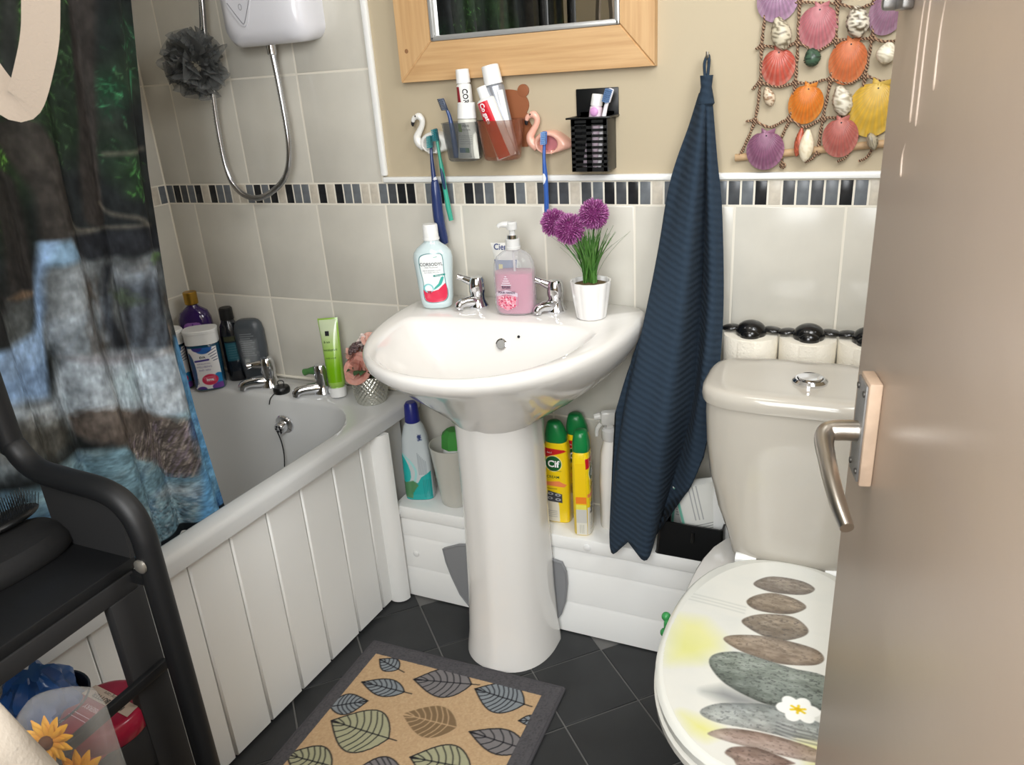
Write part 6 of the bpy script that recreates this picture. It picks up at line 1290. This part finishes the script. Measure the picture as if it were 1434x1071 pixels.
# body butter tub
p = [(0.7492,-1.062,0.503)][0]
t = thing('body_butter_tub', 'crimson lidded pink tub on the lower rack shelf', 'tub', (p[0], p[1], .4205), PI * .97)
body([(0, .043, .043, 2), (.004, .047, .047, 2), (.045, .051, .051, 2), (.05, .050, .050, 2)], 44).to('tub_base', M('pink_clear_plastic', (214, 92, 104), .25, coat=.4), t)
CR = M('crimson_lid', (150, 26, 52), .3, coat=.3)
l_ = body([(.050, .054, .054, 2), (.052, .0555, .0555, 2), (.078, .0545, .0545, 2), (.0815, .052, .052, 2), (.083, .047, .047, 2)], 48).to('lid', CR, t)
fz = lambda a, b_: Vector((a, b_, .0836)); B().loft([[fz(-.046, -.022), fz(.046, -.022), fz(.0495, -.003), fz(-.0495, -.003)], [fz(-.046, -.022) + Vector((0, 0, .0004)), fz(.046, -.022) + Vector((0, 0, .0004)), fz(.0495, -.003) + Vector((0, 0, .0004)), fz(-.0495, -.003) + Vector((0, 0, .0004))]]).to('label_band', M('kraft_label', (196, 176, 158), .6), l_, False)
fz2 = lambda a, b_: Vector((a, b_, .0843)); text('BODY BUTTER', .0098, INK, l_, fz2, 0, -.0125, bold=.0002); text('soothing care', .0075, INK, l_, fz2, 0, -.0205, shear=.3); text('RASPBERRY', .0095, M('pale_pink_ink', (216, 170, 176), .5), l_, fz2, 0, .006, bold=.0002)
for k in range(2): B().loft([[fz2(-.03, .022 + .006 * k), fz2(.03, .022 + .006 * k)], [fz2(-.03, .023 + .006 * k), fz2(.03, .023 + .006 * k)]], False, False, False).to('print_line', M('pale_pink_ink', (216, 170, 176), .5), l_, False)
# blue bag in dark bowl
p = [(0.6724,-1.0869,0.55)][0]
t = thing('dark_bowl', 'dark bowl on the lower rack shelf under the blue bag', 'bowl', (p[0] - .012, p[1], .4205))
body([(0, .034, .034, 2), (.004, .038, .038, 2), (.06, .058, .058, 2), (.085, .062, .062, 2), (.085, .059, .059, 2), (.06, .055, .055, 2), (.008, .034, .034, 2)], 40).to('bowl_wall', M('dark_bowl', (34, 36, 44), .3), t)
t = thing('blue_bag', 'crumpled blue plastic bag bunched in the dark bowl', 'bag', (p[0] - .012, p[1], .431))
rb = random.Random(6); rows = []; wob = lambda k, q: .006 * math.sin(2 * PI * k / 36 * 5 + q * 9) + .004 * math.sin(2 * PI * k / 36 * 9 - q * 14)
for i in range(22):
    q = i / 21; r0 = .05 * math.sin(PI * (.12 + .80 * q)) ** .7; rows.append([Vector(((r0 + wob(k, q) * (q > .2)) * math.cos(2 * PI * k / 36) , (r0 + wob(k, q) * (q > .2)) * math.sin(2 * PI * k / 36), .125 * q + rb.uniform(-.0015, .0015) * (q > .1))) for k in range(36)])
B().loft(rows).to('bag_film', M('blue_plastic_bag', (38, 84, 150), .3, coat=.2), t, ang=.5)
t = thing('sunflower_jar', 'clear plastic jar of artificial sunflowers at the lower left corner', 'jar', (.868, -1.178, .46), deg(35))
body([(0, .040, .034, 3.4), (.004, .044, .038, 3.4), (.16, .044, .038, 3.4), (.185, .040, .034, 3.2), (.196, .030, .024, 3), (.20, .02, .014, 3)], 48).to('jar_wall', M('clear_jar', (226, 226, 224), .05, alpha=.07, rimalpha=.5), t)
YP = M('sunflower_petal', (240, 186, 40), .6, var=(40, (232, 150, 30)))
for i, (sx, sy, sz, r_) in enumerate(((-.010, -.014, .158, .030), (.010, -.018, .105, .032), (-.010, .008, .05, .03))):
    b = B(); d = Vector((sx * 8, -1, .5)).normalized(); u = d.orthogonal().normalized(); v = d.cross(u)
    for k in range(26):
        a = k * 2 * PI / 13; e_ = u * math.cos(a) + v * math.sin(a); w_ = d.cross(e_); rr_ = r_ * (1 if k < 13 else .74); lift = .25 if k < 13 else .6
        c = Vector((sx, sy, sz)); b.loft([[c + e_ * rr_ * q - w_ * rr_ * .17 * math.sin(PI * (q * .9 + .08)) + d * rr_ * lift * q * .5, c + e_ * rr_ * q + d * (rr_ * lift * q * .5 + .002), c + e_ * rr_ * q + w_ * rr_ * .17 * math.sin(PI * (q * .9 + .08)) + d * rr_ * lift * q * .5] for q in (.15, .4, .7, .98)], False, False, False)
    hd_ = b.to('sunflower', YP, t, ang=3); B().ball(Vector((sx, sy, sz)) + d * .004, r_ * .26, u=14, v=8).to('flower_centre', M('sunflower_centre', (96, 54, 22), .8), hd_)
t = thing('storage_box', 'black storage box on the floor under the sunflower jar', 'box', (.874, -1.185, 0))
B().box((0, 0, .229), (.10, .12, .458), .006).to('box_shell', BLACKP, t); B().box((0, 0, .44), (.106, .126, .02), .004).to('box_lid', BLACKP, t)
# laundry bag
t = thing('laundry_bag', 'cream fabric laundry bag at the lower left edge', 'laundry bag', (.985, -1.31, 0))
rows = []
for i in range(18):
    q = i / 17; z = .80 * q; r = .060 + .018 * math.sin(PI * min(1, q * 1.02)) - .03 * max(0, q - .82) / .18
    rows.append([Vector(((r + .004 * math.sin(5 * a + q * 4)) * math.cos(a), (r + .004 * math.sin(6 * a + q * 3)) * math.sin(a), z + (.006 * math.sin(3 * a) if q > .9 else 0))) for a in [2 * PI * k / 40 for k in range(40)]])
B().loft(rows).to('bag_cloth', M('cream_cloth', (186, 176, 163), .95, bump=(240, .4)), t, ang=1.5)
# beige strap loop hanging from the rack arm
t = thing('strap_loop', 'beige fabric strap loop hanging at the upper left edge', 'strap', (.836, -1.0, 1.52))
hv = Vector((.56, .78, 0)).normalized(); fwd_ = Vector((.78, -.56, 0)).normalized()
lp = [(0, .0, .012), (.030, .004, -.02), (.052, .006, -.10), (.040, .006, -.175), (.022, .004, -.222), (.002, .0, -.254), (-.014, -.004, -.238), (-.032, -.006, -.185), (-.048, -.006, -.10), (-.030, -.004, -.02)]
P_, _ = smooth([hv * p[0] + fwd_ * p[1] + Vector((0, 0, p[2])) for p in lp], [0] * len(lp), 6, True)
rows = []
for i, p in enumerate(P_):
    tg = (P_[(i + 1) % len(P_)] - P_[i - 1]).normalized(); nn = fwd_; sd = tg.cross(nn).normalized(); wd = .0165
    rows.append([p + sd * wd + nn * .003, p - sd * wd + nn * .003, p - sd * wd - nn * .003, p + sd * wd - nn * .003])
rows.append(rows[0]); B().loft(rows, False, False).to('strap_band', M('beige_webbing', (150, 137, 123), .85, bump=(300, .3)), t, ang=.5)
